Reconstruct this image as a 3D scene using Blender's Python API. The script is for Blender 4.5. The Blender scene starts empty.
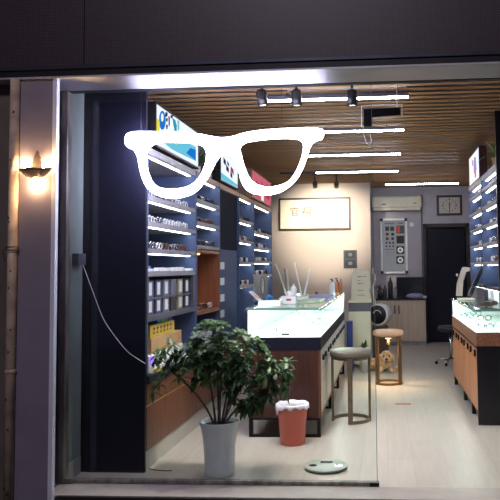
import bpy, bmesh, math, random
from mathutils import Vector, Matrix
rnd = random.Random(7)
PI = math.pi
sc = bpy.context.scene
col = sc.collection

# ---------------------------------------------------------------- measuring: where a sight line meets a real plane
F = 680.0; YAW = math.radians(4.1); PITCH = math.radians(3.5); ROLL = .012; EYE = 1.5
PPX, PPY = 335.0, 225.5
CAMROT = Matrix.Rotation(YAW,3,'Z') @ Matrix.Rotation(PI/2+PITCH,3,'X') @ Matrix.Rotation(-ROLL,3,'Z')
def ray(px, py): return CAMROT @ Vector(((px-PPX)/F, -(py-PPY)/F, -1))
def atY(px, py, Y): d = ray(px, py); return Vector((0,0,EYE)) + d*(Y/d.y)
def atX(px, py, X): d = ray(px, py); return Vector((0,0,EYE)) + d*(X/d.x)
def atZ(px, py, z): d = ray(px, py); return Vector((0,0,EYE)) + d*((z-EYE)/d.z)

# ---------------------------------------------------------------- materials
def lin(c):
    return tuple((x/12.92 if x <= .04045 else ((x+.055)/1.055)**2.4) for x in (v/255.0 for v in c)) + (1.0,)
def nt(name):
    m = bpy.data.materials.new(name); m.use_nodes = True
    n = m.node_tree; n.nodes.clear()
    out = n.nodes.new('ShaderNodeOutputMaterial')
    return m, n, out
def mat(name, c, rough=.5, metal=0, var=.12, scale=6, bump=0, spec=.5, stretch=(1,1,1), c2=None, coat=0, bscale=None, sheen=0, trans=0):
    m, n, out = nt(name)
    b = n.nodes.new('ShaderNodeBsdfPrincipled')
    b.inputs['Roughness'].default_value = rough; b.inputs['Metallic'].default_value = metal
    b.inputs['Specular IOR Level'].default_value = spec
    b.inputs['Coat Weight'].default_value = coat; b.inputs['Sheen Weight'].default_value = sheen
    b.inputs['Transmission Weight'].default_value = trans
    tc = n.nodes.new('ShaderNodeTexCoord'); mp = n.nodes.new('ShaderNodeMapping'); mp.inputs['Scale'].default_value = stretch
    n.links.new(tc.outputs['Object'], mp.inputs['Vector'])
    nz = n.nodes.new('ShaderNodeTexNoise'); nz.inputs['Scale'].default_value = scale; nz.inputs['Detail'].default_value = 4
    n.links.new(mp.outputs[0], nz.inputs['Vector'])
    rp = n.nodes.new('ShaderNodeValToRGB')
    L = lin(c); L2 = lin(c2) if c2 else tuple(x*(1-var*2) for x in L[:3]) + (1,)
    L1 = L if c2 else tuple(min(1, x*(1+var)) for x in L[:3]) + (1,)
    rp.color_ramp.elements[0].color = L2; rp.color_ramp.elements[1].color = L1
    rp.color_ramp.elements[0].position = .3; rp.color_ramp.elements[1].position = .7
    n.links.new(nz.outputs['Fac'], rp.inputs[0]); n.links.new(rp.outputs[0], b.inputs['Base Color'])
    if bump:
        bp = n.nodes.new('ShaderNodeBump'); bp.inputs['Strength'].default_value = bump; bp.inputs['Distance'].default_value = .01
        if bscale:
            nz2 = n.nodes.new('ShaderNodeTexNoise'); nz2.inputs['Scale'].default_value = bscale
            n.links.new(mp.outputs[0], nz2.inputs['Vector']); n.links.new(nz2.outputs['Fac'], bp.inputs['Height'])
        else: n.links.new(nz.outputs['Fac'], bp.inputs['Height'])
        n.links.new(bp.outputs[0], b.inputs['Normal'])
    n.links.new(b.outputs[0], out.inputs[0])
    return m
def emis(name, c, s):
    m, n, out = nt(name)
    e = n.nodes.new('ShaderNodeEmission'); e.inputs[0].default_value = lin(c); e.inputs[1].default_value = s
    n.links.new(e.outputs[0], out.inputs[0]); return m
def glass(name, tint=(235,245,240), refl=.05, rough=.0, cap=.10):
    m, n, out = nt(name)
    t = n.nodes.new('ShaderNodeBsdfTransparent'); t.inputs[0].default_value = lin(tint)
    g = n.nodes.new('ShaderNodeBsdfGlossy'); g.inputs['Roughness'].default_value = rough
    fr = n.nodes.new('ShaderNodeFresnel'); fr.inputs[0].default_value = 1.3
    mul = n.nodes.new('ShaderNodeMath'); mul.operation = 'MULTIPLY'; mul.inputs[1].default_value = refl/.017
    mul.use_clamp = True
    n.links.new(fr.outputs[0], mul.inputs[0])
    mn = n.nodes.new('ShaderNodeMath'); mn.operation = 'MINIMUM'; mn.inputs[1].default_value = cap
    n.links.new(mul.outputs[0], mn.inputs[0]); mul = mn
    mx = n.nodes.new('ShaderNodeMixShader')
    n.links.new(mul.outputs[0], mx.inputs[0]); n.links.new(t.outputs[0], mx.inputs[1]); n.links.new(g.outputs[0], mx.inputs[2])
    n.links.new(mx.outputs[0], out.inputs[0]); return m
def wood(name, c, c2, axis='z', rough=.4, coat=.1):
    st = {'z': (14,14,.8), 'y': (14,.8,14), 'x': (.8,14,14)}[axis]
    return mat(name, c, rough=rough, c2=c2, scale=3, stretch=st, bump=.05, coat=coat, spec=.3 if coat else .1)

M = dict(
 mosaic=None,
 darkmetal=mat('dark_metal', (40,38,42), .45, .6),
 header_line=mat('header_line', (70,72,85), .35, .7),
 steel=None,
 panel=mat('grey_panel', (136,126,138), .55, var=.05),
 trimwhite=mat('white_trim', (238,238,248), .4, .2, var=.04),
 pipe=mat('pipe_paint', (196,172,150), .5, var=.2, scale=9, bump=.1),
 rust=mat('rust', (70,45,35), .8),
 stain=mat('jamb_metal', (150,146,138), .4, .3, c2=(86,80,72), scale=2.5, stretch=(6,6,1.2), bump=.1),
 darkwall=mat('outer_wall', (104,92,84), .8),
 sillstone=mat('sill_stone', (176,168,160), .45, var=.06, scale=5, c2=(158,148,140)),
 riser=mat('dark_riser', (38,26,26), .6),
 ground=mat('ground', (40,36,38), .8),
 wallgrey=mat('wall_grey', (176,172,176), .7, var=.04),
 wallgreen=mat('wall_grey_green', (128,140,136), .7, var=.06),
 wallcream=mat('wall_cream', (190,175,165), .75, var=.03, scale=2),
 skirting=mat('skirting', (150,152,150), .6),
 black=mat('black_paint', (14,14,20), .35, var=.1),
 navy=mat('navy_laminate', (19,20,36), .5, spec=.25, var=.06, scale=2),
 navyback=mat('navy_back_panel', (50,60,84), .6, var=.08, scale=3),
 bluegrey=mat('blue_grey_panel', (78,92,124), .6, spec=.25, var=.08, scale=2),
 board=mat('grey_board', (150,146,150), .45, var=.06),
 boarddark=mat('dark_grey_board', (88,88,98), .45, var=.06),
 tan=mat('tan_trim', (165,128,104), .45, var=.1),
 whitelam=mat('white_laminate', (205,205,200), .4, var=.04),
 creamlam=mat('cream_laminate', (214,206,190), .45, var=.04),
 kick=mat('pale_plinth', (188,184,174), .5, var=.05),
 worktop=mat('dark_worktop', (44,54,60), .25, var=.15, coat=.2),
 woodred=wood('reddish_wood', (128,84,60), (102,64,46)),
 woodorange=wood('orange_wood', (196,132,90), (160,98,62)),
 wooddark=wood('walnut_wood', (74,46,38), (58,34,28)),
 woodmid=wood('mid_wood', (150,102,76), (120,78,58), 'y'),
 niche=wood('niche_wood', (150,96,62), (124,74,46)),
 oak=wood('pale_oak', (200,184,164), (182,164,144)),
 groove=mat('pale_groove', (196,150,110), .35, .3),
 blackmetal=mat('black_metal', (16,15,16), .4, .5),
 chrome=mat('chrome', (200,200,205), .2, 1),
 goldmetal=mat('brushed_brass', (150,116,84), .3, .8, var=.1, scale=20),
 bronze=mat('brushed_bronze', (128,112,96), .34, .75, var=.1, scale=20),
 leather=mat('taupe_leather', (100,88,78), .5, var=.06, bump=.1, scale=30),
 leathertan=mat('tan_leather', (190,150,122), .5, var=.06, bump=.1, scale=30),
 white=mat('white_plastic', (232,232,230), .35, var=.02),
 paper=mat('paper', (235,235,232), .8, var=.03),
 cream=mat('cream_plastic', (222,216,190), .5, var=.03),
 beige=mat('beige_frame', (196,186,168), .45, var=.05),
 darkplastic=mat('dark_plastic', (26,26,30), .4),
 card=mat('brown_cardboard', (190,150,104), .8, var=.1),
 yellowcard=mat('yellow_carton', (214,178,70), .6, var=.06),
 ink=mat('ink', (28,26,28), .7),
 inkgrey=mat('grey_ink', (120,120,116), .7),
 red=mat('red_print', (200,50,45), .6),
 blue=mat('blue_print', (30,130,200), .5),
 green=mat('green_carton', (70,190,130), .5),
 greenpr=mat('green_print', (90,190,70), .5),
 purple=mat('purple_print', (130,80,200), .5),
 lilac=mat('lilac_cloth', (150,144,186), .8),
 salmon=mat('salmon_plastic', (204,100,84), .4, var=.05),
 liner=mat('plastic_bag', (225,222,232), .35, var=.04, bump=.3, scale=25),
 pot=mat('grey_glazed_pot', (222,228,230), .3, var=.06, scale=8, coat=.3),
 soil=mat('soil', (42,32,26), .95, bump=.5, scale=40),
 terracotta=mat('clay_pot', (176,140,112), .7),
 bark=mat('bark', (84,70,56), .8, var=.2, bump=.3, scale=30),
 fur=None,
 tape=mat('red_tape', (170,70,55), .6),
 amber=mat('amber_liquid', (200,128,84), .25),
 mirror=mat('mirror_glass', (200,205,205), .04, 1, var=.0),
 darkglass=mat('dark_glass', (40,46,46), .1, var=.05, coat=.5),
 accream=mat('cream_ac', (212,208,180), .4, var=.02),  # plain cream plastic
 lampmetal=mat('sconce_metal', (100,86,82), .4, .5),
 tabletray=mat('white_tray', (236,244,240), .5, var=.02),
)
def leafmat(name, c, c2, c3=None):
    m, n, out = nt(name)
    b = n.nodes.new('ShaderNodeBsdfPrincipled'); b.inputs['Roughness'].default_value = .38
    g = n.nodes.new('ShaderNodeNewGeometry')
    rp = n.nodes.new('ShaderNodeValToRGB'); rp.color_ramp.elements[0].color = lin(c); rp.color_ramp.elements[1].color = lin(c2)
    n.links.new(g.outputs['Random Per Island'], rp.inputs[0]); n.links.new(rp.outputs[0], b.inputs['Base Color'])
    tr = n.nodes.new('ShaderNodeBsdfTranslucent'); n.links.new(rp.outputs[0], tr.inputs[0])
    mx = n.nodes.new('ShaderNodeMixShader'); mx.inputs[0].default_value = .2
    n.links.new(b.outputs[0], mx.inputs[1]); n.links.new(tr.outputs[0], mx.inputs[2]); n.links.new(mx.outputs[0], out.inputs[0])
    return m
M['leaf'] = leafmat('umbrella_leaf', (28,56,28), (70,106,50))
M['leaf2'] = leafmat('spider_leaf', (90,130,70), (170,190,120))
def furmat():
    m, n, out = nt('apricot_fur')
    b = n.nodes.new('ShaderNodeBsdfPrincipled'); b.inputs['Roughness'].default_value = .9; b.inputs['Sheen Weight'].default_value = .4
    tc = n.nodes.new('ShaderNodeTexCoord')
    v = n.nodes.new('ShaderNodeTexVoronoi'); v.inputs['Scale'].default_value = 55
    nz = n.nodes.new('ShaderNodeTexNoise'); nz.inputs['Scale'].default_value = 60
    n.links.new(tc.outputs['Object'], v.inputs[0]); n.links.new(tc.outputs['Object'], nz.inputs[0])
    rp = n.nodes.new('ShaderNodeValToRGB'); rp.color_ramp.elements[0].color = lin((236,196,140)); rp.color_ramp.elements[1].color = lin((196,144,92))
    n.links.new(nz.outputs[0], rp.inputs[0]); n.links.new(rp.outputs[0], b.inputs['Base Color'])
    bp = n.nodes.new('ShaderNodeBump'); bp.inputs['Strength'].default_value = .9; bp.inputs['Distance'].default_value = .02; bp.invert = True
    n.links.new(v.outputs[0], bp.inputs['Height']); n.links.new(bp.outputs[0], b.inputs['Normal'])
    n.links.new(b.outputs[0], out.inputs[0]); return m
M['fur'] = furmat()
def steelmat():
    m, n, out = nt('brushed_steel_soffit')
    tc = n.nodes.new('ShaderNodeTexCoord'); mp = n.nodes.new('ShaderNodeMapping'); mp.inputs['Scale'].default_value = (1.2,160,160)
    nz = n.nodes.new('ShaderNodeTexNoise'); nz.inputs['Scale'].default_value = 3; nz.inputs['Detail'].default_value = 3
    n.links.new(tc.outputs['Object'], mp.inputs[0]); n.links.new(mp.outputs[0], nz.inputs[0])
    b = n.nodes.new('ShaderNodeBsdfPrincipled'); b.inputs['Metallic'].default_value = 1; b.inputs['Roughness'].default_value = .55
    b.inputs['Base Color'].default_value = lin((206,204,208)); b.inputs['Anisotropic'].default_value = .92
    tg = n.nodes.new('ShaderNodeTangent'); tg.direction_type = 'RADIAL'; tg.axis = 'Y'
    # tangent along the length of the header
    cx = n.nodes.new('ShaderNodeCombineXYZ'); cx.inputs[0].default_value = 0; cx.inputs[1].default_value = 1
    n.links.new(cx.outputs[0], b.inputs['Tangent'])
    bp = n.nodes.new('ShaderNodeBump'); bp.inputs['Strength'].default_value = .1; bp.inputs['Distance'].default_value = .002
    n.links.new(nz.outputs[0], bp.inputs['Height']); n.links.new(bp.outputs[0], b.inputs['Normal'])
    n.links.new(b.outputs[0], out.inputs[0]); return m
M['steel'] = steelmat()
def mosaicmat():
    m, n, out = nt('brown_mosaic')
    tc = n.nodes.new('ShaderNodeTexCoord'); sx = n.nodes.new('ShaderNodeSeparateXYZ'); n.links.new(tc.outputs['Object'], sx.inputs[0])
    cb = n.nodes.new('ShaderNodeCombineXYZ'); n.links.new(sx.outputs[0], cb.inputs[0]); n.links.new(sx.outputs[2], cb.inputs[1])
    br = n.nodes.new('ShaderNodeTexBrick'); br.offset = 0; br.inputs['Scale'].default_value = 1
    br.inputs['Brick Width'].default_value = .016; br.inputs['Row Height'].default_value = .016; br.inputs['Mortar Size'].default_value = .0028
    br.inputs['Color1'].default_value = lin((80,55,66)); br.inputs['Color2'].default_value = lin((66,46,55)); br.inputs['Mortar'].default_value = lin((26,20,24))
    n.links.new(cb.outputs[0], br.inputs[0])
    b = n.nodes.new('ShaderNodeBsdfPrincipled'); b.inputs['Roughness'].default_value = .45
    n.links.new(br.outputs[0], b.inputs['Base Color']); n.links.new(b.outputs[0], out.inputs[0]); return m
M['mosaic'] = mosaicmat()
def floormat():
    m, n, out = nt('pale_plank_floor')
    tc = n.nodes.new('ShaderNodeTexCoord')
    mp = n.nodes.new('ShaderNodeMapping'); mp.inputs['Rotation'].default_value = (0,0,PI/2)
    n.links.new(tc.outputs['Object'], mp.inputs[0])
    br = n.nodes.new('ShaderNodeTexBrick'); br.inputs['Scale'].default_value = 1
    br.inputs['Brick Width'].default_value = 1.2; br.inputs['Row Height'].default_value = .2; br.inputs['Mortar Size'].default_value = .0015
    br.inputs['Color1'].default_value = lin((188,180,168)); br.inputs['Color2'].default_value = lin((196,188,176)); br.inputs['Mortar'].default_value = lin((168,160,150))
    n.links.new(mp.outputs[0], br.inputs[0])
    mp2 = n.nodes.new('ShaderNodeMapping'); mp2.inputs['Scale'].default_value = (8,.8,1)
    n.links.new(tc.outputs['Object'], mp2.inputs[0])
    nz = n.nodes.new('ShaderNodeTexNoise'); nz.inputs['Scale'].default_value = 3; nz.inputs['Detail'].default_value = 5
    n.links.new(mp2.outputs[0], nz.inputs[0])
    mx = n.nodes.new('ShaderNodeMix'); mx.data_type = 'RGBA'; mx.blend_type = 'MULTIPLY'; mx.inputs[0].default_value = .25
    n.links.new(br.outputs[0], mx.inputs[6]); n.links.new(nz.outputs[0], mx.inputs[7])
    b = n.nodes.new('ShaderNodeBsdfPrincipled'); b.inputs['Roughness'].default_value = .38
    n.links.new(mx.outputs[2], b.inputs['Base Color']); n.links.new(b.outputs[0], out.inputs[0]); return m
M['floor'] = floormat()
M['slat'] = mat('slat_wood', (164,126,86), .8, c2=(142,108,72), scale=2, stretch=(.5,3,3), spec=.15)
M['tube'] = emis('led_tube', (242,242,255), 62)
M['strip'] = emis('led_strip', (236,242,255), 16)
M['casestrip'] = emis('case_led', (242,255,252), 90)
M['neon'] = emis('neon_white', (222,218,255), 36)
M['neonmark'] = mat('neon_print', (120,120,140), .6)
M['warmbulb'] = emis('warm_bulb', (255,200,130), 60)
M['warmled'] = emis('warm_led', (255,190,100), 10)
M['signwhite'] = emis('backlit_white', (236,240,255), 1.1)
M['signblue'] = emis('backlit_blue', (30,120,215), .9)
M['signcyan'] = emis('backlit_cyan', (110,205,235), .9)
M['signteal'] = emis('backlit_teal', (60,160,190), .8)
M['signyellow'] = emis('backlit_yellow', (240,225,60), .95)
M['signdark'] = emis('backlit_dark', (60,50,90), .6)
M['signpink'] = emis('backlit_pink', (222,110,130), .8)
M['signred'] = emis('backlit_red', (190,60,80), .8)
M['signviolet'] = emis('backlit_violet', (170,150,215), .9)
M['signorange'] = emis('backlit_orange', (220,130,70), .9)
M['chartface'] = emis('chart_face', (196,198,206), .28)
M['gadget'] = emis('violet_screen', (150,110,255), 1.6)
M['glass'] = glass('window_glass', (251,253,252), .02)
M['caseglass'] = glass('case_glass', (248,254,251), .03)
M['topglass'] = glass('counter_top_glass', (240,248,244), .06, .03, .72)
M['edge'] = mat('glass_edge', (112,140,132), .15, var=.05, coat=.5)

# ---------------------------------------------------------------- geometry helpers
class MB:
    """collects shapes, then links them as ONE mesh object"""
    def __init__(s): s.v = []; s.f = []; s.sm = []
    def add(s, vs, fs, smooth=False):
        k = len(s.v); s.v += [tuple(v) for v in vs]; s.f += [tuple(i+k for i in f) for f in fs]; s.sm += [smooth]*len(fs); return s
    def box(s, x0, x1, y0, y1, z0, z1):
        vs = [(x,y,z) for z in (z0,z1) for y in (y0,y1) for x in (x0,x1)]
        return s.add(vs, [(0,2,3,1),(4,5,7,6),(0,1,5,4),(2,6,7,3),(0,4,6,2),(1,3,7,5)])
    def rbox(s, x0, x1, y0, y1, z0, z1, r=.01, n=3):
        # box with rounded vertical edges and softened top
        pts = []
        for cx, cy, a0 in ((x1-r,y1-r,0),(x0+r,y1-r,PI/2),(x0+r,y0+r,PI),(x1-r,y0+r,1.5*PI)):
            for i in range(n+1):
                a = a0 + i*PI/2/n; pts.append((cx + r*math.cos(a), cy + r*math.sin(a)))
        mx, my = (x0+x1)/2, (y0+y1)/2
        N = len(pts); e = min(r*.5, (z1-z0)*.3)
        def ring(k, z): 
            return [(mx+(p[0]-mx)*(1-k*2*e/max(x1-x0,1e-6)), my+(p[1]-my)*(1-k*2*e/max(y1-y0,1e-6)), z) for p in pts]
        vs = ring(1,z0)+ring(0,z0+e)+ring(0,z1-e)+ring(1,z1)
        fs = [tuple(reversed(range(N)))] + [(j*N+i, j*N+(i+1)%N, (j+1)*N+(i+1)%N, (j+1)*N+i) for j in range(3) for i in range(N)] + [tuple(range(3*N,4*N))]
        return s.add(vs, fs)
    def lathe(s, prof, c=(0,0,0), n=24, axis='z', smooth=True, caps=True):
        vs = []; 
        for r, z in prof:
            for i in range(n):
                a = 2*PI*i/n; p = (r*math.cos(a), r*math.sin(a), z)
                if axis == 'y': p = (p[0], p[2], p[1])
                if axis == 'x': p = (p[2], p[0], p[1])
                vs.append((p[0]+c[0], p[1]+c[1], p[2]+c[2]))
        fs = [(j*n+i, j*n+(i+1)%n, (j+1)*n+(i+1)%n, (j+1)*n+i) for j in range(len(prof)-1) for i in range(n)]
        s.add(vs, fs, smooth)
        if caps:
            k = len(s.v) - n*len(prof)
            s.f.append(tuple(k+i for i in reversed(range(n)))); s.sm.append(False)
            k += n*(len(prof)-1); s.f.append(tuple(k+i for i in range(n))); s.sm.append(False)
        return s
    def cyl(s, p0, p1, r, n=12, r1=None): return s.tube([p0,p1], r, n, r1)
    def tube(s, pts, r, n=8, r1=None, closed=False):
        pts = [Vector(p) for p in pts]; N = len(pts); r1 = r if r1 is None else r1
        vs = []; up = Vector((0,0,1)); prev = None
        for i, p in enumerate(pts):
            if closed: t = pts[(i+1)%N]-pts[i-1]
            else: t = pts[min(i+1,N-1)]-pts[max(i-1,0)]
            t.normalize()
            if prev is None: a = t.cross(up) if abs(t.z) < .95 else t.cross(Vector((1,0,0)))
            else: a = prev - t*prev.dot(t)
            a.normalize(); prev = a; b = t.cross(a)
            rr = r + (r1-r)*i/max(1,N-1)
            for k in range(n):
                w = 2*PI*k/n; vs.append(p + a*rr*math.cos(w) + b*rr*math.sin(w))
        M_ = N if closed else N-1
        fs = [(i*n+k, i*n+(k+1)%n, ((i+1)%N)*n+(k+1)%n, ((i+1)%N)*n+k) for i in range(M_) for k in range(n)]
        s.add(vs, fs, True)
        if not closed:
            k0 = len(s.v)-N*n
            s.f.append(tuple(k0+i for i in reversed(range(n)))); s.sm.append(False)
            s.f.append(tuple(k0+(N-1)*n+i for i in range(n))); s.sm.append(False)
        return s
    def prism(s, poly, t, m=None):
        """poly in local xz, thickness t along y; m maps it into place"""
        N = len(poly); vs = [Vector((x,-t/2,z)) for x,z in poly]+[Vector((x,t/2,z)) for x,z in poly]
        if m is not None: vs = [m @ v for v in vs]
        fs = [tuple(range(N)), tuple(reversed(range(N,2*N)))] + [(i+N,(i+1)%N+N,(i+1)%N,i) for i in range(N)]
        return s.add(vs, fs)
    def ell(s, c, r, n=12, m=None):
        prof = []
        for j in range(n//2+1):
            a = -PI/2 + PI*j/(n//2); prof.append((max(1e-4,math.cos(a)), math.sin(a)))
        k = len(s.v); s.lathe(prof, n=n, caps=False)
        for i in range(k, len(s.v)):
            v = Vector((s.v[i][0]*r[0], s.v[i][1]*r[1], s.v[i][2]*r[2]))
            if m is not None: v = m @ v
            s.v[i] = tuple(v + Vector(c))
        return s
    def build(s, name, m, parent=None, label=None, bevel=0, world=True, loc=None):
        off = Vector((0,0,0))
        if parent is not None and world:
            off = Vector(parent.get('_b', (0,0,0)))
        elif loc is not None: off = Vector(loc)
        me = bpy.data.meshes.new(name)
        me.from_pydata([tuple(Vector(v)-off) for v in s.v], [], s.f)
        for p, q in zip(me.polygons, s.sm): p.use_smooth = q
        me.update()
        o = bpy.data.objects.new(name, me); col.objects.link(o)
        me.materials.append(m)
        if parent is not None:
            o.parent = parent
            if world: o['_b'] = tuple(off)
        elif loc is not None: o.location = loc
        if bevel:
            b = o.modifiers.new('bevel', 'BEVEL'); b.width = bevel; b.segments = 2; b.limit_method = 'ANGLE'
        if label: o['label'] = label
        return o
def thing(name, label, cat, loc=(0,0,0), rz=0, group=None):
    o = bpy.data.objects.new(name, None); col.objects.link(o); o.empty_display_size = .1
    o.location = loc; o.rotation_euler = (0,0,rz)
    o['_b'] = tuple(loc)
    return tag(o, label, cat, group)
def tag(o, label, cat, group=None, kind=None):
    if label: o['label'] = label
    if cat: o['category'] = cat
    if group: o['group'] = group
    if kind: o['kind'] = kind
    return o
def struct(name, mb, m, label=None, bevel=0):
    o = mb.build(name, m, bevel=bevel); o['kind'] = 'structure'
    o['label'] = label or name.replace('_', ' ')
    return o
def dup(r, loc, rz=None, label=None, group=None):
    c = r.copy(); col.objects.link(c); c.location = loc
    if rz is not None: c.rotation_euler = (0,0,rz)
    if label: c['label'] = label
    if group: c['group'] = group
    def kids(a, b):
        for ch in list(a.children):
            d = ch.copy(); col.objects.link(d); d.parent = b; kids(ch, d)
    kids(r, c); return c
def L(name, label, cat, mb, m, group=None, bevel=0, loc=None):
    """thing that is one mesh"""
    if loc is None:
        xs = [v[0] for v in mb.v]; ys = [v[1] for v in mb.v]; zs = [v[2] for v in mb.v]
        loc = ((min(xs)+max(xs))/2, (min(ys)+max(ys))/2, min(zs))
    return tag(mb.build(name, m, bevel=bevel, loc=loc), label, cat, group)

# ================================================================= SETTING
GY = 4.755            # plane of the shop-front glass
HZ = atY(250, 86, GY).z   # underside of header
CZ = 3.06             # underside of ceiling slats
FY = 4.40             # outer face of the header
BW = 13.5            # back wall
struct('floor', MB().box(-2.3,1.8,4.48,BW+1.6,-.12,0), M['floor'], 'pale wood plank floor of the shop')
struct('ground', MB().box(-6,6,-6,4.47,-.25,-.17), M['ground'], 'dark street pavement before the shop')
struct('trim_1', MB().box(-2.20,2.5,4.455,4.48,-.17,.004), M['riser'], 'dark edge of the entrance step')
struct('trim_2', MB().box(-2.20,1.79,4.485,4.73,.0,.006), M['sillstone'], 'pale stone threshold strip')
mb = MB()
y = 4.84
slm = MB(); 
while y < BW:
    slm.box(-2.3,1.8,y,y+.076,CZ,CZ+.006); y += .155
struct('ceiling', slm, M['slat'], 'brown wooden slat ceiling')
struct('ceiling_2', MB().box(-2.3,1.8,4.7,BW+1.6,CZ+.14,CZ+.2), M['black'], 'black void above the ceiling slats')
struct('wall_left', MB().box(-2.42,-2.285,4.75,BW,0,CZ+.14), M['wallgreen'], 'grey green left wall')
struct('wall_right', MB().box(1.80,1.92,4.5,BW,0,CZ+.14), M['wallgrey'], 'right wall behind the shelves')
struct('baseboard_left', MB().box(-2.284,-2.273,4.80,5.0,0,.12), M['skirting'], 'grey baseboard on left wall')
# back walls
CY = 12.6
p = atY(370, 200, CY)
struct('wall_back_left', MB().box(-2.3,p.x,CY,CY+.1,0,CZ+.14), M['wallcream'], 'cream wall with the calligraphy picture')
struct('wall_back_side', MB().box(p.x-.1,p.x,CY+.1,BW,0,CZ+.14), M['wallgrey'], 'short return of the cream wall')
dl, dr = atY(424, 260, BW), atY(469, 260, BW); dt = atY(445, 224.5, BW).z
struct('wall_back', MB().box(p.x-.1,dl.x,BW,BW+.12,0,CZ+.14).box(dl.x,dr.x,BW,BW+.12,dt,CZ+.14).box(dr.x,1.8,BW,BW+.12,0,CZ+.14), M['wallgrey'], 'grey back wall with a doorway')
struct('trim_3', MB().box(dl.x-.02,dl.x+.05,BW-.02,BW+.13,0,dt+.02).box(dr.x-.05,dr.x+.02,BW-.02,BW+.13,0,dt+.02).box(dl.x-.02,dr.x+.02,BW-.02,BW+.13,dt-.05,dt+.02),
       mat('dark_door_frame', (52,40,38), .5), 'dark frame of the back doorway')
struct('wall_inner', MB().box(-.3,1.9,BW+1.2,BW+1.3,0,CZ).box(dl.x-.3,dl.x-.2,BW+.13,BW+1.2,0,CZ), M['black'], 'unlit room beyond the doorway')  # black colour stands for the darkness of the room
dd = struct('doorway_dark_panel', MB().box(dl.x+.06,dr.x-.06,BW+.08,BW+.12,.01,dt-.06), M['navy'], 'dark panel painting the darkness of the open back doorway')  # navy sheet stands for the dark of the opening
MB().cyl((dr.x-.14,BW+.03,1.05),(dr.x-.14,BW+.075,1.05),.02).cyl((dr.x-.22,BW+.03,1.05),(dr.x-.14,BW+.03,1.05),.01).build('panel_handle', M['chrome'], dd)

# shop front: header, fascia
struct('wall_front', MB().box(-3.2,3.2,FY+.02,GY+.05,HZ+.06,3.9), M['mosaic'], 'brown mosaic fascia above the shop front')
for k, px in enumerate((83, 503)):
    q = atY(px, 40, FY)
    struct('trim_%d' % (10+k), MB().box(q.x-.003,q.x+.003,FY+.012,FY+.02,HZ+.07,3.9), M['black'], 'thin dark seam in the mosaic fascia')
struct('trim_4', MB().box(-3.2,3.2,FY,FY+.10,HZ+.012,HZ+.075), M['darkmetal'], 'dark metal edge along the fascia')
struct('trim_5', MB().box(-3.2,3.2,FY-.012,FY,HZ+.058,HZ+.078), M['header_line'], 'thin grey blue line along the fascia')
q = atY(166, 80, 4.5)
struct('trim_6', MB().box(-3.2,q.x-.002,FY,GY-.01,HZ,HZ+.012).box(q.x+.002,3.2,FY,GY-.01,HZ,HZ+.012), M['steel'], 'brushed steel soffit under the header')
struct('trim_7', MB().box(-2.3,2.0,GY-.01,GY+.05,HZ-.004,HZ+.06), M['darkmetal'], 'dark head rail above the glass')
# left pier
pl = atY(17.3, 300, FY+.02); pr = atY(50.6, 300, FY+.02); pe = atY(54.8, 300, FY+.02)
struct('wall_pier', MB().box(pl.x,pr.x,FY+.02,FY+.05,-.17,HZ).box(pl.x,-2.40,FY+.051,GY+.02,-.17,HZ), M['panel'], 'grey panelled pier left of the shop front')
struct('trim_8', MB().box(pr.x+.001,pe.x,FY+.01,FY+.05,-.05,HZ), M['trimwhite'], 'white corner trim of the pier')
struct('wall_outer', MB().box(-4,pl.x-.005,FY+.12,GY,-.17,HZ), M['darkwall'], 'dark neighbouring wall left of the pipe')
j0 = atY(58, 300, GY-.03); j1 = atY(65.5, 300, GY-.03)
struct('trim_9', MB().box(-2.40,j0.x,GY-.06,GY+.03,0,HZ), M['black'], 'black strip painted for the dark recess beside the door jamb')  # darkness of the recess put into the black colour
struct('window_1', MB().box(j0.x,j1.x,GY-.03,GY+.05,0,HZ), M['stain'], 'stained metal jamb of the glass front', bevel=.006)
# glass pane of the shop front (a large fixed / sliding sheet with rail)
g0 = atY(66, 300, GY).x; g1 = atY(377, 480, GY).x
pn = struct('window_2', MB().box(g0,g1,GY-.006,GY+.006,.035,HZ-.006), M['glass'], 'large glass pane covering left of the shop front')
MB().box(g1,g1+.004,GY-.007,GY+.007,.035,HZ-.006).build('window_edge', M['edge'], pn)
rl = MB().box(g0,g1+.01,GY-.022,GY+.022,.006,.034).build('window_rail', M['stain'], pn, bevel=.004)
MB().box(g1-.05,g1+.015,GY-.026,GY+.026,.006,.03).build('rail_end', M['blackmetal'], pn)

# ================================================================= OUTSIDE THINGS
# drain pipe
q = atY(11.6, 300, FY); px_, py_ = q.x, FY
t = thing('drain_pipe', 'flaking cream drain pipe running down left of the grey pier', 'pipe', (px_,py_,-.17))
MB().cyl((px_,py_,-.17),(px_,py_,HZ-.002),.031,20).build('pipe', M['pipe'], t)
for yy in (251, 372):
    z = atY(13, yy, FY-.03).z
    MB().lathe([(.033,z-.012),(.036,z-.008),(.036,z+.008),(.033,z+.012)],(px_,py_,0),20).build('pipe_collar', M['pipe'], t)
z = atY(13, 249, FY-.03).z
MB().tube([(px_+.037*math.cos(a),py_+.037*math.sin(a),z+.015) for a in [i*PI/9 for i in range(18)]], .003, 5, closed=True).tube([(px_+.038*math.cos(a),py_+.038*math.sin(a),z-.006) for a in [i*PI/9 for i in range(18)]], .003, 5, closed=True).tube([(px_-.037,py_,z+.015),(px_-.055,py_-.02,z-.01),(px_-.04,py_-.02,z-.08)],.003,5).build('wire_tie', M['rust'], t)
for yy, a, w in ((112,-1.3,.008),(160,-1.9,.007),(218,-2.2,.01),(222,-2.0,.008),(271,-1.4,.006),(288,-1.8,.007),(330,-1.2,.006),(352,-1.6,.007),(400,-2.0,.008),(430,-1.4,.007),(494,-1.3,.012),(489,-1.9,.01)):
    z = atY(13, yy, FY-.03).z
    MB().ell((px_+.0305*math.cos(a),py_+.0305*math.sin(a),z),(w,.003,w*1.3),8,Matrix.Rotation(a+PI/2,3,'Z')).build('rust_spot', M['rust'], t)

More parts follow.
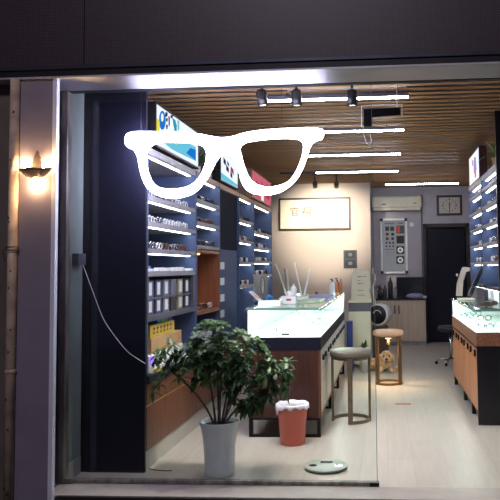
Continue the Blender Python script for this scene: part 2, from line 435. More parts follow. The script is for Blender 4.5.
# sconce
q = atY(36, 171, FY); sx, sz = q.x, q.z
t = thing('wall_sconce', 'lit bronze wall sconce shining up and down on the grey pier', 'wall lamp', (sx,FY+.019,sz))
# back plate: tapering fin
poly = [(-.045,-.03),(.045,-.03),(.040,.03),(.020,.10),(.004,.14),(-.004,.14),(-.020,.10),(-.040,.03)]
MB().prism(poly,.012,Matrix.Translation((sx,FY+.013,sz))).build('back_plate', M['lampmetal'], t, bevel=.002)
# open bowl: half shell with wings
vs, fs = [], []
NU, NV = 17, 6
for layer in (0,1):
    for j in range(NV):
        for i in range(NU):
            u = -1+2*i/(NU-1); v = j/(NV-1)
            w = .118*(1-.62*v**1.4); 
            x = u*w; dep = (.085*(1-.45*v))*math.sqrt(max(0,1-u*u*.97)) + .006
            topz = .012+.008*math.cos(u*PI*1.5)*(.4) + .010*abs(u)**3
            z = topz*(1-v) + (-.045 - .008*(1-u*u))*v
            if layer: dep *= .93; z += .001; x *= .97
            vs.append((sx+x, FY+.018-dep, sz+z))
n1 = NU*NV
for j in range(NV-1):
    for i in range(NU-1):
        a = j*NU+i; fs.append((a,a+1,a+NU+1,a+NU)); fs.append((n1+a+NU,n1+a+NU+1,n1+a+1,n1+a))
for i in range(NU-1):
    fs.append((i,n1+i,n1+i+1,i+1)); a = (NV-1)*NU+i; fs.append((a,a+1,n1+a+1,n1+a))
MB().add(vs,fs,True).build('bowl', M['lampmetal'], t)
for s in (-1,1): MB().tube([(sx+s*.03,FY-.05,sz-.05),(sx+s*.075,FY-.06,sz-.01),(sx+s*.11,FY-.045,sz+.03)],.003,5).build('arm', M['lampmetal'], t)
for dx, dz in ((-.066,.03),(.066,.03),(.0,-.062)):
    MB().ell((sx+dx,FY-.022,sz+dz),(.013,.013,.02),12).build('bulb', M['warmbulb'], t)
for dx, dz, e in ((-.072,.045,3.2),(.072,.045,3.2),(.0,-.09,3.0)):
    ld = bpy.data.lights.new('sconce_light','POINT'); ld.energy = e; ld.color = (1,.66,.34); ld.shadow_soft_size = .015
    lo = bpy.data.objects.new('lamp', ld); col.objects.link(lo); lo.parent = t; lo.location = (dx,-.04,dz)

# neon glasses sign (sealed white LED sign hung behind the glass)
NY = 4.87
outer = [(127,135),(131,132.6),(145,131.6),(158.6,131.6),(182,132.2),(200,134),(214,136.6),(224,137.6),(234,136),(246,132.6),(260,130.4),(275,129.2),(300,128),(318,128.4),(323.5,130.5),(323.5,136),(322,139),(316,141),(312,144),(307.5,156),(303,168),(296,180),(287.5,188),(275,194),(264,195),(250,192.5),(243,185),(238.5,171),(233,159),(229,155.6),(225,154.4),(221,155.4),(217,160),(210.6,172),(203,184),(195,192),(187,196),(171.6,198.6),(160,196.6),(151,191.5),(144.5,183),(140,168),(137,155),(134,150.5),(128,147.5),(125.5,142)]
in1 = [(147,152),(150.5,146.4),(157,143.4),(170,142.4),(182,142.6),(194,143.6),(202,146.4),(206,151),(206.6,158),(204.6,167),(199,178),(192,184.4),(184,187.6),(172,188.6),(161,187.6),(154,183.6),(149.6,176),(146.6,164)]
in2 = [(240.5,147),(244,143.6),(252,141.4),(266,139.6),(280,138.6),(292,138.8),(300,140.6),(303,145),(302.6,153),(299,165),(294,175),(288,181.6),(279,185.4),(268,186.6),(258,184.6),(250,178),(245.4,169),(242,157)]
cu = bpy.data.curves.new('sign_outline', 'CURVE'); cu.dimensions = '2D'; cu.fill_mode = 'BOTH'; cu.extrude = .02; cu.bevel_depth = .004; cu.offset = -.007; cu.bevel_resolution = 1; cu.resolution_u = 4
c0 = atY(225, 160, NY)
for lst in (outer, in1, in2):
    sp = cu.splines.new('BEZIER'); sp.bezier_points.add(len(lst)-1); sp.use_cyclic_u = True
    for bp_, (a, b) in zip(sp.bezier_points, lst):
        w = atY(a, b, NY); bp_.co = (w.x-c0.x, w.z-c0.z, 0); bp_.handle_left_type = bp_.handle_right_type = 'AUTO'
tmp = bpy.data.objects.new('tmp', cu); col.objects.link(tmp)
dg = bpy.context.evaluated_depsgraph_get(); dg.update()
me = bpy.data.meshes.new_from_object(tmp.evaluated_get(dg)); bpy.data.objects.remove(tmp)
me.transform(Matrix.Rotation(PI/2,4,'X'))
t = thing('glasses_sign', 'glowing white neon sign shaped like a pair of spectacles behind the glass', 'sign', tuple(c0))
o = bpy.data.objects.new('frame_tube', me); col.objects.link(o); o.parent = t; me.materials.clear(); me.materials.append(M['neon'])
mb = MB()
for k in range(5):
    w = atY(133+1.6*k, 141.4, NY-.028); mb.box(w.x-.0045,w.x+.0045,NY-.0285,NY-.0265,w.z-.004,w.z+.004)
mb.build('hinge_mark', M['neonmark'], t)
for px in (141, 282):
    w = atY(px, 133, NY); MB().cyl((w.x,NY,w.z),(w.x,NY,CZ+.05),.0016,5).build('hanging_wire', M['darkplastic'], t)

# ================================================================= LEFT SIDE: end panel, base cabinets, worktop, shelf units
XF = -1.79; XB = -2.26; PY0 = 5.005
L('end_panel', 'tall dark navy end panel closing the left wall shelving near the glass', 'panel', MB().box(-2.225,XF,PY0,PY0+.03,.0,HZ+.16), M['navy'], bevel=.003)
L('gap_shade_strip', 'narrow black strip painting the shaded gap between the left wall and the navy end panel', 'strip', MB().box(-2.284,-2.227,PY0+.012,PY0+.03,.0,HZ+.16), M['black'])  # black colour stands for the shade in the gap
divs = [5.04, 6.39, 7.343, 8.324, 9.302, 10.80]
WT = .70
b_lab = ['reddish wood base cabinet nearest the dark end panel', 'reddish wood base cabinet behind the potted umbrella plant', 'reddish wood base cabinet under the dark shelving bay', 'reddish wood base cabinet alongside the central glass counter', 'reddish wood base cabinet at the cream wall']
for k in range(5):
    y0, y1 = divs[k]+.002, divs[k+1]-.002
    t = thing('base_cabinet', b_lab[k], 'cabinet', ((XF+XB)/2,(y0+y1)/2,0), 0, 'base cabinets along the left wall')
    MB().box(XB,XF-.02,y0,y1,.14,WT-.06).build('carcass', M['woodred'], t)
    MB().box(XB,XF-.012,y0,y1,0,.139).build('plinth', M['kick'], t)
    nd = 3 if k == 0 else 2
    for d in range(nd):
        a = y0+(y1-y0)*d/nd+.002; b = y0+(y1-y0)*(d+1)/nd-.002
        MB().box(XF-.019,XF,a,b,.145,.468).build('door', M['woodred'], t, bevel=.002)
        MB().box(XF-.019,XF,a,b,.482,WT-.062).build('drawer', M['woodred'], t, bevel=.002)
    MB().box(XF-.02,XF-.004,y0,y1,.469,.481).build('handle_groove', M['groove'], t)
L('worktop', 'long dark worktop above the reddish cabinets along the left wall', 'worktop', MB().box(XB,XF+.02,5.04,10.8,WT-.058,WT), M['worktop'], bevel=.003)

glass_spots = []       # (x,y,z,rz,variant,label,group)
def shelf_unit(label, y0, y1, boards, top, backm, boardm, bot=WT+.004, strips=True, xf=XF, xb=XB, side=M['bluegrey'], trimm=None, upper=None, signdir=1):
    t = thing('display_shelf', label, 'display shelf', ((xf+xb)/2,(y0+y1)/2,bot), 0, 'wall display shelving')
    s = 1 if xf > xb else -1
    MB().box(min(xb,xb+s*.015),max(xb,xb+s*.015),y0,y1,bot,top).build('back_panel', backm, t)
    for a in (y0, y1-.02): MB().box(min(xb+s*.016,xf),max(xb+s*.016,xf),a,a+.02,bot,top).build('side_panel', side, t)
    zt = top
    lo, hi = min(xb+s*.016,xf-s*.002), max(xb+s*.016,xf-s*.002)
    MB().box(lo,hi,y0+.021,y1-.021,top-.05,top).build('top_panel', trimm or boardm, t)
    for z in boards:
        b = MB().box(lo,hi,y0+.021,y1-.021,z-.036,z).build('shelf', boardm, t)
    if strips:
        for z in [top-.05]+[b-.036 for b in boards if abs(b-1.48) > .001 and abs(b-1.73) > .001]:
            e = xf - s*.05
            MB().box(min(e,e-s*.02),max(e,e-s*.02),y0+.04,y1-.04,z-.007,z-.001).build('light_strip', M['strip'], t)
    return t
TOP = 2.44
u1 = shelf_unit('wide navy backed display shelf bay next to the dark end panel', divs[0], divs[1], [2.07,1.87,1.66,1.48], TOP, M['navyback'], M['board'], bot=WT+.004)
u2 = shelf_unit('narrow display shelf bay with a lit orange wood niche', divs[1]+.004, divs[2], [2.18,1.96,1.73], TOP, M['navyback'], M['board'], bot=WT+.004, trimm=M['tan'])
u4 = shelf_unit('display shelf bay between the dark panelled bay and the last bay', divs[3]+.004, divs[4], [2.12,1.86,1.58,1.28], TOP, M['navyback'], M['board'], bot=WT+.004, trimm=M['tan'])
u5 = shelf_unit('last display shelf bay against the cream wall', divs[4]+.004, divs[5], [2.02,1.80,1.60,1.40], TOP, M['navyback'], M['board'], bot=WT+.004, trimm=M['tan'])
# bay 3: closed dark bay with price blocks
y0, y1 = divs[2]+.004, divs[3]
t = thing('display_shelf', 'closed dark navy bay of the left wall between two shelf bays', 'display shelf', ((XF+XB)/2,(y0+y1)/2,WT+.004), 0, 'wall display shelving')
MB().box(XB,XF-.03,y0,y1,1.72,TOP-.06).build('upper_panel', mat('matt_navy', (22,24,42), .8, spec=.1), t)
MB().box(XB,XF-.03,y0,y1,WT+.004,1.716).build('lower_panel', M['bluegrey'], t)
MB().box(XB,XF,y0,y1,TOP-.058,TOP).build('top_panel', M['tan'], t)
for yy in (265.7, 281.5, 298, 314):
    w = atX(223.5, yy, XF); MB().box(XF-.029,XF-.02,w.y-.13,w.y+.13,w.z-.04,w.z+.04).build('white_plate', M['white'], t)
# cubby in bay 1
y0, y1 = divs[0]+.024, divs[1]-.024
mb = MB()
CB, CT, CM = 1.10, 1.44, 1.275
mb.box(XF-.30,XF-.004,y0,y1,CB,CB+.045).box(XF-.30,XF-.022,y0+.03,y1-.03,CM-.012,CM).box(XF-.30,XF-.004,y0,y0+.03,CB+.045,CT).box(XF-.30,XF-.004,y1-.06,y1,CB+.045,CT)
mb.build('pigeonhole_rack', M['boarddark'], u1, label='grey pigeonhole rack')
bind_mats = [mat('binder_%d' % i, c, .5) for i, c in enumerate([(90,96,120),(64,70,100),(110,112,130),(60,50,50),(150,140,110),(40,42,56)])]
n = 0
for row, (zb, hh) in enumerate(((CB+.046,.118),(CM+.001,.135))):
    for k in range(6):
        yy = y0+.04 + (y1-y0-.12)*k/6 + .02
        w = .15
        t = thing('binder', ('upper row' if row else 'lower row')+' '+['grey blue binder at the dark panel end','slate binder second from the dark panel','pale grey binder third from the dark panel','brown binder with no spine label' if not row else 'lavender grey binder with no spine label','khaki binder second from the rack end','black binder at the far rack end'][k], 'binder', (XF-.15,yy+w/2,zb), 0, 'binders in the pigeonhole rack')
        m_ = bind_mats[k] if (row == 0 or k != 3) else bind_mats[2]
        MB().box(XF-.27,XF-.03,yy,yy+w,zb,zb+hh).build('cover', m_, t, bevel=.003)
        if k != 3:
            MB().box(XF-.0299,XF-.028,yy+.035,yy+w-.045,zb+.02,zb+hh-.015).build('spine_label', M['paper'], t)
# niche in bay 2
y0, y1 = divs[1]+.028, divs[2]-.024
mb = MB().box(XF-.28,XF-.27,y0,y1,1.08,1.685).box(XF-.27,XF-.004,y0,y1,1.05,1.08).box(XF-.27,XF-.004,y0,y1,1.655,1.685).box(XF-.27,XF-.004,y0,y0+.015,1.08,1.655).box(XF-.27,XF-.004,y1-.015,y1,1.08,1.655)
t = u2
mb.build('wooden_niche', M['niche'], t, label='warm lit orange wooden niche')
MB().cyl((XF-.13,(y0+y1)/2,1.645),(XF-.13,(y0+y1)/2,1.654),.03,16).build('downlight', M['warmled'], t)
ld = bpy.data.lights.new('niche_light','SPOT'); ld.energy = 3.5; ld.color = (1,.72,.45); ld.spot_size = 2.0; ld.spot_blend = .6; ld.shadow_soft_size = .02
lo = bpy.data.objects.new('lamp', ld); col.objects.link(lo); lo.parent = t; lo.location = (XF-.13-(XF+XB)/2,0,1.63-WT-.004)

# ---- eyeglasses
def eyewear(name, m, label, group):
    mb = MB()
    for s in (-1,1):
        ring = []
        for i in range(12):
            a = 2*PI*i/12; ring.append((0, s*.034+.027*math.cos(a)*(1.05), .026+.021*math.sin(a)*(1 if math.sin(a)>0 else 1.1)))
        mb.tube(ring,.0042,4,closed=True)
        mb.tube([(0,s*.062,.036),(-.006,s*.068,.037),(-.10,s*.066,.034),(-.135,s*.062,.012)],.003,4)
    mb.tube([(0,-.008,.032),(0.002,0,.035),(0,.008,.032)],.003,4)
    o = mb.build(name, m); tag(o, label, 'eyeglasses', group)
    me_ = o.data; me_.transform(Matrix.Scale(1.2,4)); return o
protoM = dict(white=mat('clear_acetate', (225,225,225), .25, var=.02), black=mat('black_acetate', (24,22,24), .25), brown=mat('tortoise_acetate', (110,66,36), .3, var=.3, scale=60), silver=mat('silver_wire', (190,190,196), .25, 1), teal=mat('teal_acetate', (110,160,150), .3))
protos = {}
def put_glasses(x, y, z, rz, var, label, group):
    if var not in protos:
        o = eyewear('eyeglasses', protoM[var], label, group); protos[var] = o
    else:
        o = protos[var].copy(); col.objects.link(o); o['label'] = label; o['group'] = group
    o.location = (x,y,z+.0035); o.rotation_euler = (0,0,rz)
ordn = ['top', 'second', 'third', 'fourth', 'fifth', 'sixth']
def fill_row(y0, y1, z, n, label, group, variants, x=XF-.07, rz=0):
    for i in range(n):
        yy = y0 + (y1-y0)*(i+.5)/n
        put_glasses(x + rnd.uniform(-.012,.012), yy, z, rz+rnd.uniform(-.07,.07), rnd.choice(variants), label, group)
for i, (z, vs_) in enumerate(((2.07,['white','silver','black']),(1.87,['white','white','silver']),(1.66,['white','white','silver','brown']))):
    fill_row(divs[0]+.05, divs[1]-.05, z, 7, 'spectacles on the %s shelf of the wide bay by the end panel' % ordn[i], 'spectacles in the wide shelf bay', vs_)
for i, z in enumerate((2.18,1.96,1.73)):
    fill_row(divs[1]+.05, divs[2]-.05, z, 5, 'spectacles on the %s shelf of the bay with the orange niche' % ordn[i], 'spectacles in the narrow shelf bay', ['black','brown','black','silver'])
fill_row(divs[1]+.06, divs[2]-.06, 1.08, 4, 'spectacles standing inside the orange wooden niche', 'spectacles in the wooden niche', ['white','silver','black'])
for i, z in enumerate((2.12,1.86,1.58,1.28)):
    fill_row(divs[3]+.05, divs[4]-.05, z, 5, 'spectacles on the %s shelf of the bay past the dark bay' % ordn[i], 'spectacles in the second last bay', ['black','brown','white','brown'])
for i, z in enumerate((2.02,1.80,1.60,1.40)):
    fill_row(divs[4]+.05, divs[5]-.05, z, 7, 'spectacles on the %s shelf of the bay at the cream wall' % ordn[i], 'spectacles in the last bay', ['black','brown','black','white'])

# ---- backlit signs above the left shelves (upright boxes on top of the units)
def xzpoly(pts, X):   # photograph points on the plane x = X
    return [atX(a, b, X) for a, b in pts]
def slab(mb, pts, t):  # pts (Vectors) on plane x=const; extruded t toward +x
    N = len(pts); vs = pts + [p_+Vector((t,0,0)) for p_ in pts]
    return mb.add(vs, [tuple(range(N)), tuple(reversed(range(N,2*N)))]+[(i,(i+1)%N,(i+1)%N+N,i+N) for i in range(N)])
def lightbox(label, x, y0, y1, z0, z1, frame, facem, sd=1, name='lightbox_sign'):
    t = thing(name, label, 'sign', (x-sd*.05,(y0+y1)/2,z0), 0, 'backlit picture signs above the shelves')
    lo, hi = sorted((x-sd*.10, x-sd*.006)); b = .018
    MB().box(lo,hi,y0,y1,z0,z0+b).box(lo,hi,y0,y1,z1-b,z1).box(lo,hi,y0,y0+b,z0+b,z1-b).box(lo,hi,y1-b,y1,z0+b,z1-b).build('frame', frame, t)
    lo, hi = sorted((x-sd*.09, x-sd*.010)); MB().box(lo,hi,y0+b,y1-b,z0+b,z1-b).build('face', facem, t)
    return t
SX = XF; SZ0, SZ1 = TOP+.004, 2.84
s1 = lightbox('backlit sign with a yellow strip, blue ring and cyan sweep', SX, 5.24, 6.50, SZ0+.03, SZ1, M['darkmetal'], M['signwhite'])
ya, yb = 5.265, 6.475; za, zb = SZ0+.055, SZ1-.025
def g1_(m, name, pts, t=.003, par=s1):   # pts in (fraction along, fraction up)
    return slab(MB(), [Vector((SX-.0098,ya+(yb-ya)*a,za+(zb-za)*b)) for a,b in pts], t).build(name, m, par)
g1_(M['signyellow'],'yellow_strip',[(0,.22),(.05,.20),(.06,.62),(0,.66)])
def g1p(m, name, pts, t=.003, par=s1): return slab(MB(), [Vector((SX-.0098,v.y,v.z)) for v in (atX(a,b,SX-.0098) for a,b in pts)], t).build(name, m, par)
ring = [(162.2+3.2*math.cos(a), 120.3+9.5*math.sin(a)) for a in [2*PI*i/20 for i in range(20)]]
g1p(M['signblue'],'blue_ring',ring); g1p(M['signwhite'],'ring_centre',[(161.8+1.2*math.cos(a), 117.5+4.2*math.sin(a)) for a in [2*PI*i/14 for i in range(14)]],.005)
for pts in ([(165.4,112),(167.4,112.6),(167,116.6),(165.2,116.8)],[(166,118),(167.6,118.4),(167.2,121.5),(166,121.5)],[(166,124.5),(167.5,125),(167.2,129),(166.2,129)],[(168.4,116),(169.6,117),(169.4,126),(168.6,126)],[(170.4,115),(173,115.5),(172,118.5),(170.6,117.5)]): g1p(M['signdark'],'dark_print',pts)
g1p(M['signteal'],'teal_figure',[(172.4,118),(175,120),(176.6,126),(176.4,131),(174.6,131),(173.4,125)]); g1p(M['signcyan'],'teal_figure',[(177.4,120),(179,121),(179,129),(177.6,131)])
g1p(M['signcyan'],'cyan_sweep',[(163,142),(172,141),(180,141.5),(188,143),(195.5,147),(195.5,161),(184,155.5),(172,149.5)])
g1p(M['signblue'],'blue_sweep',[(186,153),(190,148),(195.4,150),(195.4,160.5)],.005)
g1p(M['signyellow'],'yellow_patch',[(174,141.5),(178,140.6),(180,143),(176,144.4)],.005)
s2 = lightbox('backlit sign with dark writing and cyan foot above the dark bay', SX, divs[2]+.05, divs[3]-.02, SZ0+.03, SZ1+.02, M['darkmetal'], M['signwhite'])
ya, yb = divs[2]+.07, divs[3]-.04
for a,b,w,h in ((.15,.62,.12,.2),(.3,.42,.14,.2),(.36,.66,.1,.12),(.55,.28,.1,.2)): g1_(M['signdark'],'dark_print',[(a,b),(a+w,b-.05),(a+w,b+h-.08),(a,b+h)],par=s2)
g1_(M['signred'],'red_print',[(.55,.5),(.75,.4),(.72,.6),(.58,.66)],par=s2)
g1_(M['signcyan'],'cyan_foot',[(0,0),(1,0),(1,.1),(0,.22)],par=s2)
s3 = lightbox('pink backlit sign with red patches at the far end of the shelves', SX, divs[4]-.1, divs[5]-.02, SZ0+.03, SZ1+.03, M['tan'], M['signpink'])
ya, yb = divs[4]-.08, divs[5]-.04
for pts in ([(.1,.1),(.3,.05),(.4,.5),(.2,.8)],[(.6,.3),(.9,.2),(.95,.8),(.7,.9)],[(.4,.6),(.55,.55),(.5,.95)]): g1_(M['signred'],'red_patch',pts,par=s3)
g1_(M['signwhite'],'white_figure',[(.46,.0),(.56,.0),(.58,.35),(.5,.5),(.44,.3)],.005,par=s3)

# ---- things on the left worktop
def box_thing(name, label, cat, a, b, Y, dep, m, zb, zt, group=None, X=None):
    pass
zt = WT+.003
def ctn(name, label, y0, y1, x0, x1, z0, z1, m, cat='box', group=None):
    t = thing(name, label, cat, ((x0+x1)/2,(y0+y1)/2,z0), 0, group)
    MB().box(x0,x1,y0,y1,z0,z1).build('box', m, t, bevel=.003); return t
t = ctn('cardboard_box','brown cardboard box on the worktop under the yellow carton',5.23,6.02,-2.05,-1.82,zt+.14,zt+.14+.115,M['card'])
t.location.z  # resting on the low white boxes
MB().box(-1.8195,-1.8185,5.6,5.66,zt+.16,zt+.22).build('printed_mark', M['inkgrey'], t)
zz = zt+.14+.116
t = ctn('yellow_carton','yellow printed carton on the brown cardboard box',5.23,5.84,-2.04,-1.83,zz,zz+.10,M['yellowcard'])
mb = MB(); 
for k in range(6):
    yy = 5.29+.085*k; mb.box(-1.8297,-1.8287,yy,yy+.05,zz+.065,zz+.075).box(-1.8297,-1.8287,yy+.02,yy+.03,zz+.03,zz+.085).box(-1.8297,-1.8287,yy,yy+.045,zz+.03,zz+.038)
mb.build('dark_lettering', M['ink'], t)
zz2 = zz+.101
for k, (m_, nm, ya_, yb_) in enumerate(((M['blue'],'blue',5.42,5.52),(M['greenpr'],'green',5.53,5.69),(M['purple'],'purple',5.70,5.82))):
    L('small_box', '%s small packet on top of the yellow carton' % nm, 'packet', MB().box(-1.97,-1.84,ya_,yb_,zz2,zz2+.035), m_, bevel=.003)
for k in range(3):
    y_ = 5.22+k*.28
    L('storage_box', ['white low box under the cardboard box, nearest the end panel','middle white low box under the cardboard box','white low box under the cardboard box, farthest from the end panel'][k], 'box', MB().rbox(-2.07,-1.815,y_,y_+.27,zt,zt+.135,.01), M['paper'], 'white boxes under the cardboard box')
t = thing('led_gadget','small gadget with a glowing violet screen beside the dark end panel','gadget',(-1.82,5.16,zt))
MB().rbox(-1.86,-1.79,5.09,5.20,zt,zt+.14,.01).build('body', M['white'], t)
MB().box(-1.789,-1.787,5.10,5.19,zt+.07,zt+.13).build('screen', M['gadget'], t)
L('yellow_tag','small yellow tag lying on the worktop by the violet gadget','tag',MB().box(-1.80,-1.775,5.22,5.34,zt,zt+.02),M['yellowcard'])
mb = MB()
for k in range(7):
    a = rnd.uniform(-.1,.1); m_ = Matrix.Translation((-1.88,6.195+.008*k,zt+.003+.004*k)) @ Matrix.Rotation(a,4,'Z')
    vs = [m_ @ Vector(v) for v in ((-.09,-.12,0),(.09,-.12,0),(.09,.12,0.004*(k%3)),(-.09,.12,0),(-.09,-.12,.003),(.09,-.12,.003),(.09,.12,.003+.004*(k%3)),(-.09,.12,.003))]
    mb.add(vs,[(0,3,2,1),(4,5,6,7),(0,1,5,4),(1,2,6,5),(2,3,7,6),(3,0,4,7)])
L('paper_stack','loose white papers on the worktop past the cardboard box','papers',mb,M['paper'])
for k in range(5):
    y_ = 6.5+.16*k; h = .05+.03*(k%3)
    L('lens_packet','white lens packet row on the worktop under the orange niche','packet',MB().box(-2.0,-1.86,y_,y_+.12,zt,zt+h+.05),M['paper'],'white packets under the orange niche',bevel=.002)
# low cartons on the fourth board of bay 1
mb = MB()
for k in range(5):
    y_ = 5.075+.055*k; z_ = 1.483
    L('blue_carton','pale blue carton stacked at the end panel above the binder rack','carton',MB().box(-1.99,-1.87,y_+.12*0,y_+.05,z_,z_+.10-.014*k),mat('blue_carton_%d'%k,(90,140,190),.6),'pale blue cartons above the binder rack',bevel=.002)
for k in range(9):
    y_ = 5.08+.14*k
    L('white_packet','flat white packet in the row above the binder rack','packet',MB().box(-1.85,-1.80,y_,y_+.11,1.483,1.483+rnd.uniform(.02,.035)),M['paper'],'white packets above the binder rack',bevel=.002)
# white poster plate with round dial on last bay
c = atX(262, 286, XF+.02)
t = thing('wall_plate','pale square plate with a round dial on the last shelf bay','picture',(XF+.01,c.y,c.z-.17))
MB().box(XF+.002,XF+.022,c.y-.55,c.y+.5,c.z-.2,c.z+.17).build('plate', M['board'], t)
MB().lathe([(.13,0),(.13,.004)],(XF+.023,c.y,c.z),28,'x').build('dial', M['paper'], t)
MB().tube([(XF+.03,c.y+.13*math.cos(a),c.z+.13*math.sin(a)) for a in [2*PI*i/24 for i in range(24)]],.006,5,closed=True).box(XF+.027,XF+.03,c.y-.006,c.y+.006,c.z,c.z+.09).build('dial_ring', M['inkgrey'], t)

# ---- plant between signs on shelf top
def leaf_blade(mb, base, d, L_, w, up=Vector((0,0,1)), droop=.3, n=4, fold=.15):
    d = d.normalized(); s = d.cross(up)
    if s.length < 1e-3: s = Vector((1,0,0))
    s.normalize(); nrm = s.cross(d)
    vs = []
    for i in range(n+1):
        f = i/n; p_ = base + d*L_*f - up*droop*L_*f*f
        ww = w*math.sin(PI*min(1,(f*.92+.08)))**.8
        if i == n: ww = w*.04
        vs += [p_ - s*ww + nrm*fold*ww, p_.copy(), p_ + s*ww + nrm*fold*ww]
    fs = []
    for i in range(n): a = i*3; fs += [(a,a+1,a+4,a+3),(a+1,a+2,a+5,a+4)]
    mb.add(vs, fs, True)
def spiky(mb, c, n, L_, w, droop, spread=1.0, zf=.6):
    for i in range(n):
        a = 2*PI*i/n + rnd.uniform(-.3,.3); e = rnd.uniform(.2,1)*spread
        d = Vector((math.cos(a)*e, math.sin(a)*e, zf*rnd.uniform(.6,1.6)))
        leaf_blade(mb, Vector(c), d, L_*rnd.uniform(.7,1.1), w, droop=droop*rnd.uniform(.5,1.3), n=5)
c = Vector((XF-.1,6.72,TOP+.003))
t = thing('potted_fern','small green potted plant on the shelf top between two backlit signs','plant',tuple(c))
MB().lathe([(.04,0),(.055,.09),(.05,.09),(.045,.08)],c,16).build('pot', M['white'], t)
mb = MB(); spiky(mb, c+Vector((0,0,.08)), 34, .26, .022, .4); mb.build('leaves', M['leaf'], t)
c = Vector((XF-.1,7.15,TOP+.003))
t = thing('trailing_plant','small green potted plant just left of the sign with dark writing','plant',tuple(c))
MB().lathe([(.04,0),(.055,.09),(.05,.09),(.045,.08)],c,16).build('pot', M['white'], t)
mb = MB(); spiky(mb, c+Vector((0,0,.08)), 30, .2, .02, .5); mb.build('leaves', M['leaf'], t)

# cable and lock on the left
w = atY(76, 259, 4.9)
L('wall_socket','grey socket box on the left wall beside the end panel','socket',MB().box(-2.284,-2.235,4.84,4.97,w.z-.045,w.z+.04),M['boarddark'],bevel=.004)
pts = [(82,262),(86,273),(93,292),(103,318),(114,335),(127,351),(138,359),(146,364)]
def smooth_pts(P_, n=5):
    out = []
    for i in range(len(P_)-1):
        a, b, c_, d = P_[max(i-1,0)], P_[i], P_[i+1], P_[min(i+2,len(P_)-1)]
        for k in range(n):
            f = k/n; out.append(tuple(.5*((2*b[q])+(-a[q]+c_[q])*f+(2*a[q]-5*b[q]+4*c_[q]-d[q])*f*f+(-a[q]+3*b[q]-3*c_[q]+d[q])*f**3) for q in range(2)))
    return out+[P_[-1]]
L('hanging_cable','thin white cable sagging across the dark navy end panel','cable',MB().tube([atY(a,b,4.985) for a,b in smooth_pts(pts)],.0022,6),M['white'])

# ================================================================= CENTRAL COUNTER
def glass_case(name_label, X0, X1, Y0, Y1, zb, zt_, bandm, front=None):
    pass
CX0, CX1, CY0, CY1 = -1.235, -.575, 6.07, 9.7
ZT, ZG = 1.14, .88
t = thing('display_counter', 'glass topped display counter on black legs in the shop centre', 'display counter', ((CX0+CX1)/2,(CY0+CY1)/2,0))
MB().box(CX0,CX1,CY0,CY1,.765,ZG-.002).build('top_band', M['navy'], t, bevel=.003)
MB().box(CX0+.004,CX1-.022,CY0+.004,CY1-.004,.17,.764).build('body', M['wooddark'], t, bevel=.002)
nb = 6
for k in range(nb):
    a = CY0+.05+(CY1-CY0-.06)*k/nb; b = CY0+.05+(CY1-CY0-.06)*(k+1)/nb-.006
    d = MB().box(CX1-.021,CX1-.004,a,b,.60,.755).build('drawer', M['whitelam'], t, label='white drawer front', bevel=.002)
    h = MB()
    for c_ in (.3,.72): h.box(CX1-.003,CX1+.012,a+(b-a)*c_-.05,a+(b-a)*c_+.05,.655,.70)
    h.build('handle', M['darkplastic'], d)
    d.children[0]['label'] = 'two dark pulls'
    MB().box(CX1-.021,CX1-.004,a,b,.20,.594).build('door', M['creamlam'], t, label='cream door', bevel=.002)
MB().box(CX1-.021,CX1-.003,CY0+.005,CY0+.046,.17,.764).build('corner_post', M['woodred'], t)
MB().box(CX1-.021,CX1-.003,CY0+.047,CY1-.01,.17,.197).build('bottom_rail', M['woodred'], t)
for yy in (CY0+.01, 7.3, 8.5, CY1-.06):
    mb = MB(); b = .03
    mb.box(CX0+.01,CX0+.01+b,yy,yy+.04,0,.17).box(CX1-.01-b,CX1-.01,yy,yy+.04,0,.17).box(CX0+.01+b,CX1-.01-b,yy,yy+.04,0,.022).box(CX0+.01+b,CX1-.01-b,yy,yy+.04,.15,.17)
    mb.build('leg_frame', M['blackmetal'], t)
e = .008
MB().box(CX0,CX1,CY0,CY1,ZG-.001,ZG+.006).build('tray', M['tabletray'], t)
MB().box(CX0,CX1,CY0,CY0+e,ZG+.007,ZT-.012).build('front_glass', M['caseglass'], t)
MB().box(CX1-e,CX1,CY0+e+.001,CY1,ZG+.007,ZT-.012).build('side_glass', M['caseglass'], t)
MB().box(CX0,CX0+e,CY0+e+.001,CY1,ZG+.007,ZT-.012).box(CX0+e,CX1-e,CY1-.01,CY1,ZG+.007,ZT-.012).build('back_panel', M['tabletray'], t)
MB().box(CX0-.01,CX1+.01,CY0-.01,CY1,ZT-.010,ZT).build('top_glass', M['topglass'], t)
mb = MB().box(CX0-.012,CX1+.012,CY0-.016,CY0-.011,ZT-.020,ZT).box(CX1+.011,CX1+.015,CY0-.016,CY1,ZT-.018,ZT)
mb.build('glass_rim', M['edge'], t)
mb = MB().box(CX0+.03,CX1-.03,CY0+.012,CY0+.026,ZT-.018,ZT-.012).box(CX1-.026,CX1-.012,CY0+.03,CY1-.03,ZT-.018,ZT-.012).box(CX0+.012,CX0+.026,CY0+.03,CY1-.03,ZT-.018,ZT-.012)
mb.build('light_strip', M['casestrip'], t)
MB().box(CX0-.008,CX1+.008,CY0-.009,CY0+.034,ZT+.0005,ZT+.003).box(CX1-.034,CX1+.008,CY0+.035,CY1-.01,ZT+.0005,ZT+.003).box(CX0-.008,CX0+.034,CY0+.035,CY1-.01,ZT+.0005,ZT+.003).build('light_cover', M['edge'], t)
for r in range(3):
    for k in range(6):
        yy = CY0+.2+.55*k+.15*(r%2)
        put_glasses(CX1-.10-.2*r, yy, ZG+.006, -PI/2+rnd.uniform(-.4,.4), rnd.choice(['teal','white','silver','white']), 'spectacles lying inside the central glass counter', 'spectacles in the central glass counter')
w = atY(287, 329.5, CY0+.2); 
L('price_tag','small black price tag on the tray of the central glass counter','tag',MB().box(w.x-.04,w.x+.03,CY0+.12,CY0+.14,ZG+.007,ZG+.022),M['ink'])
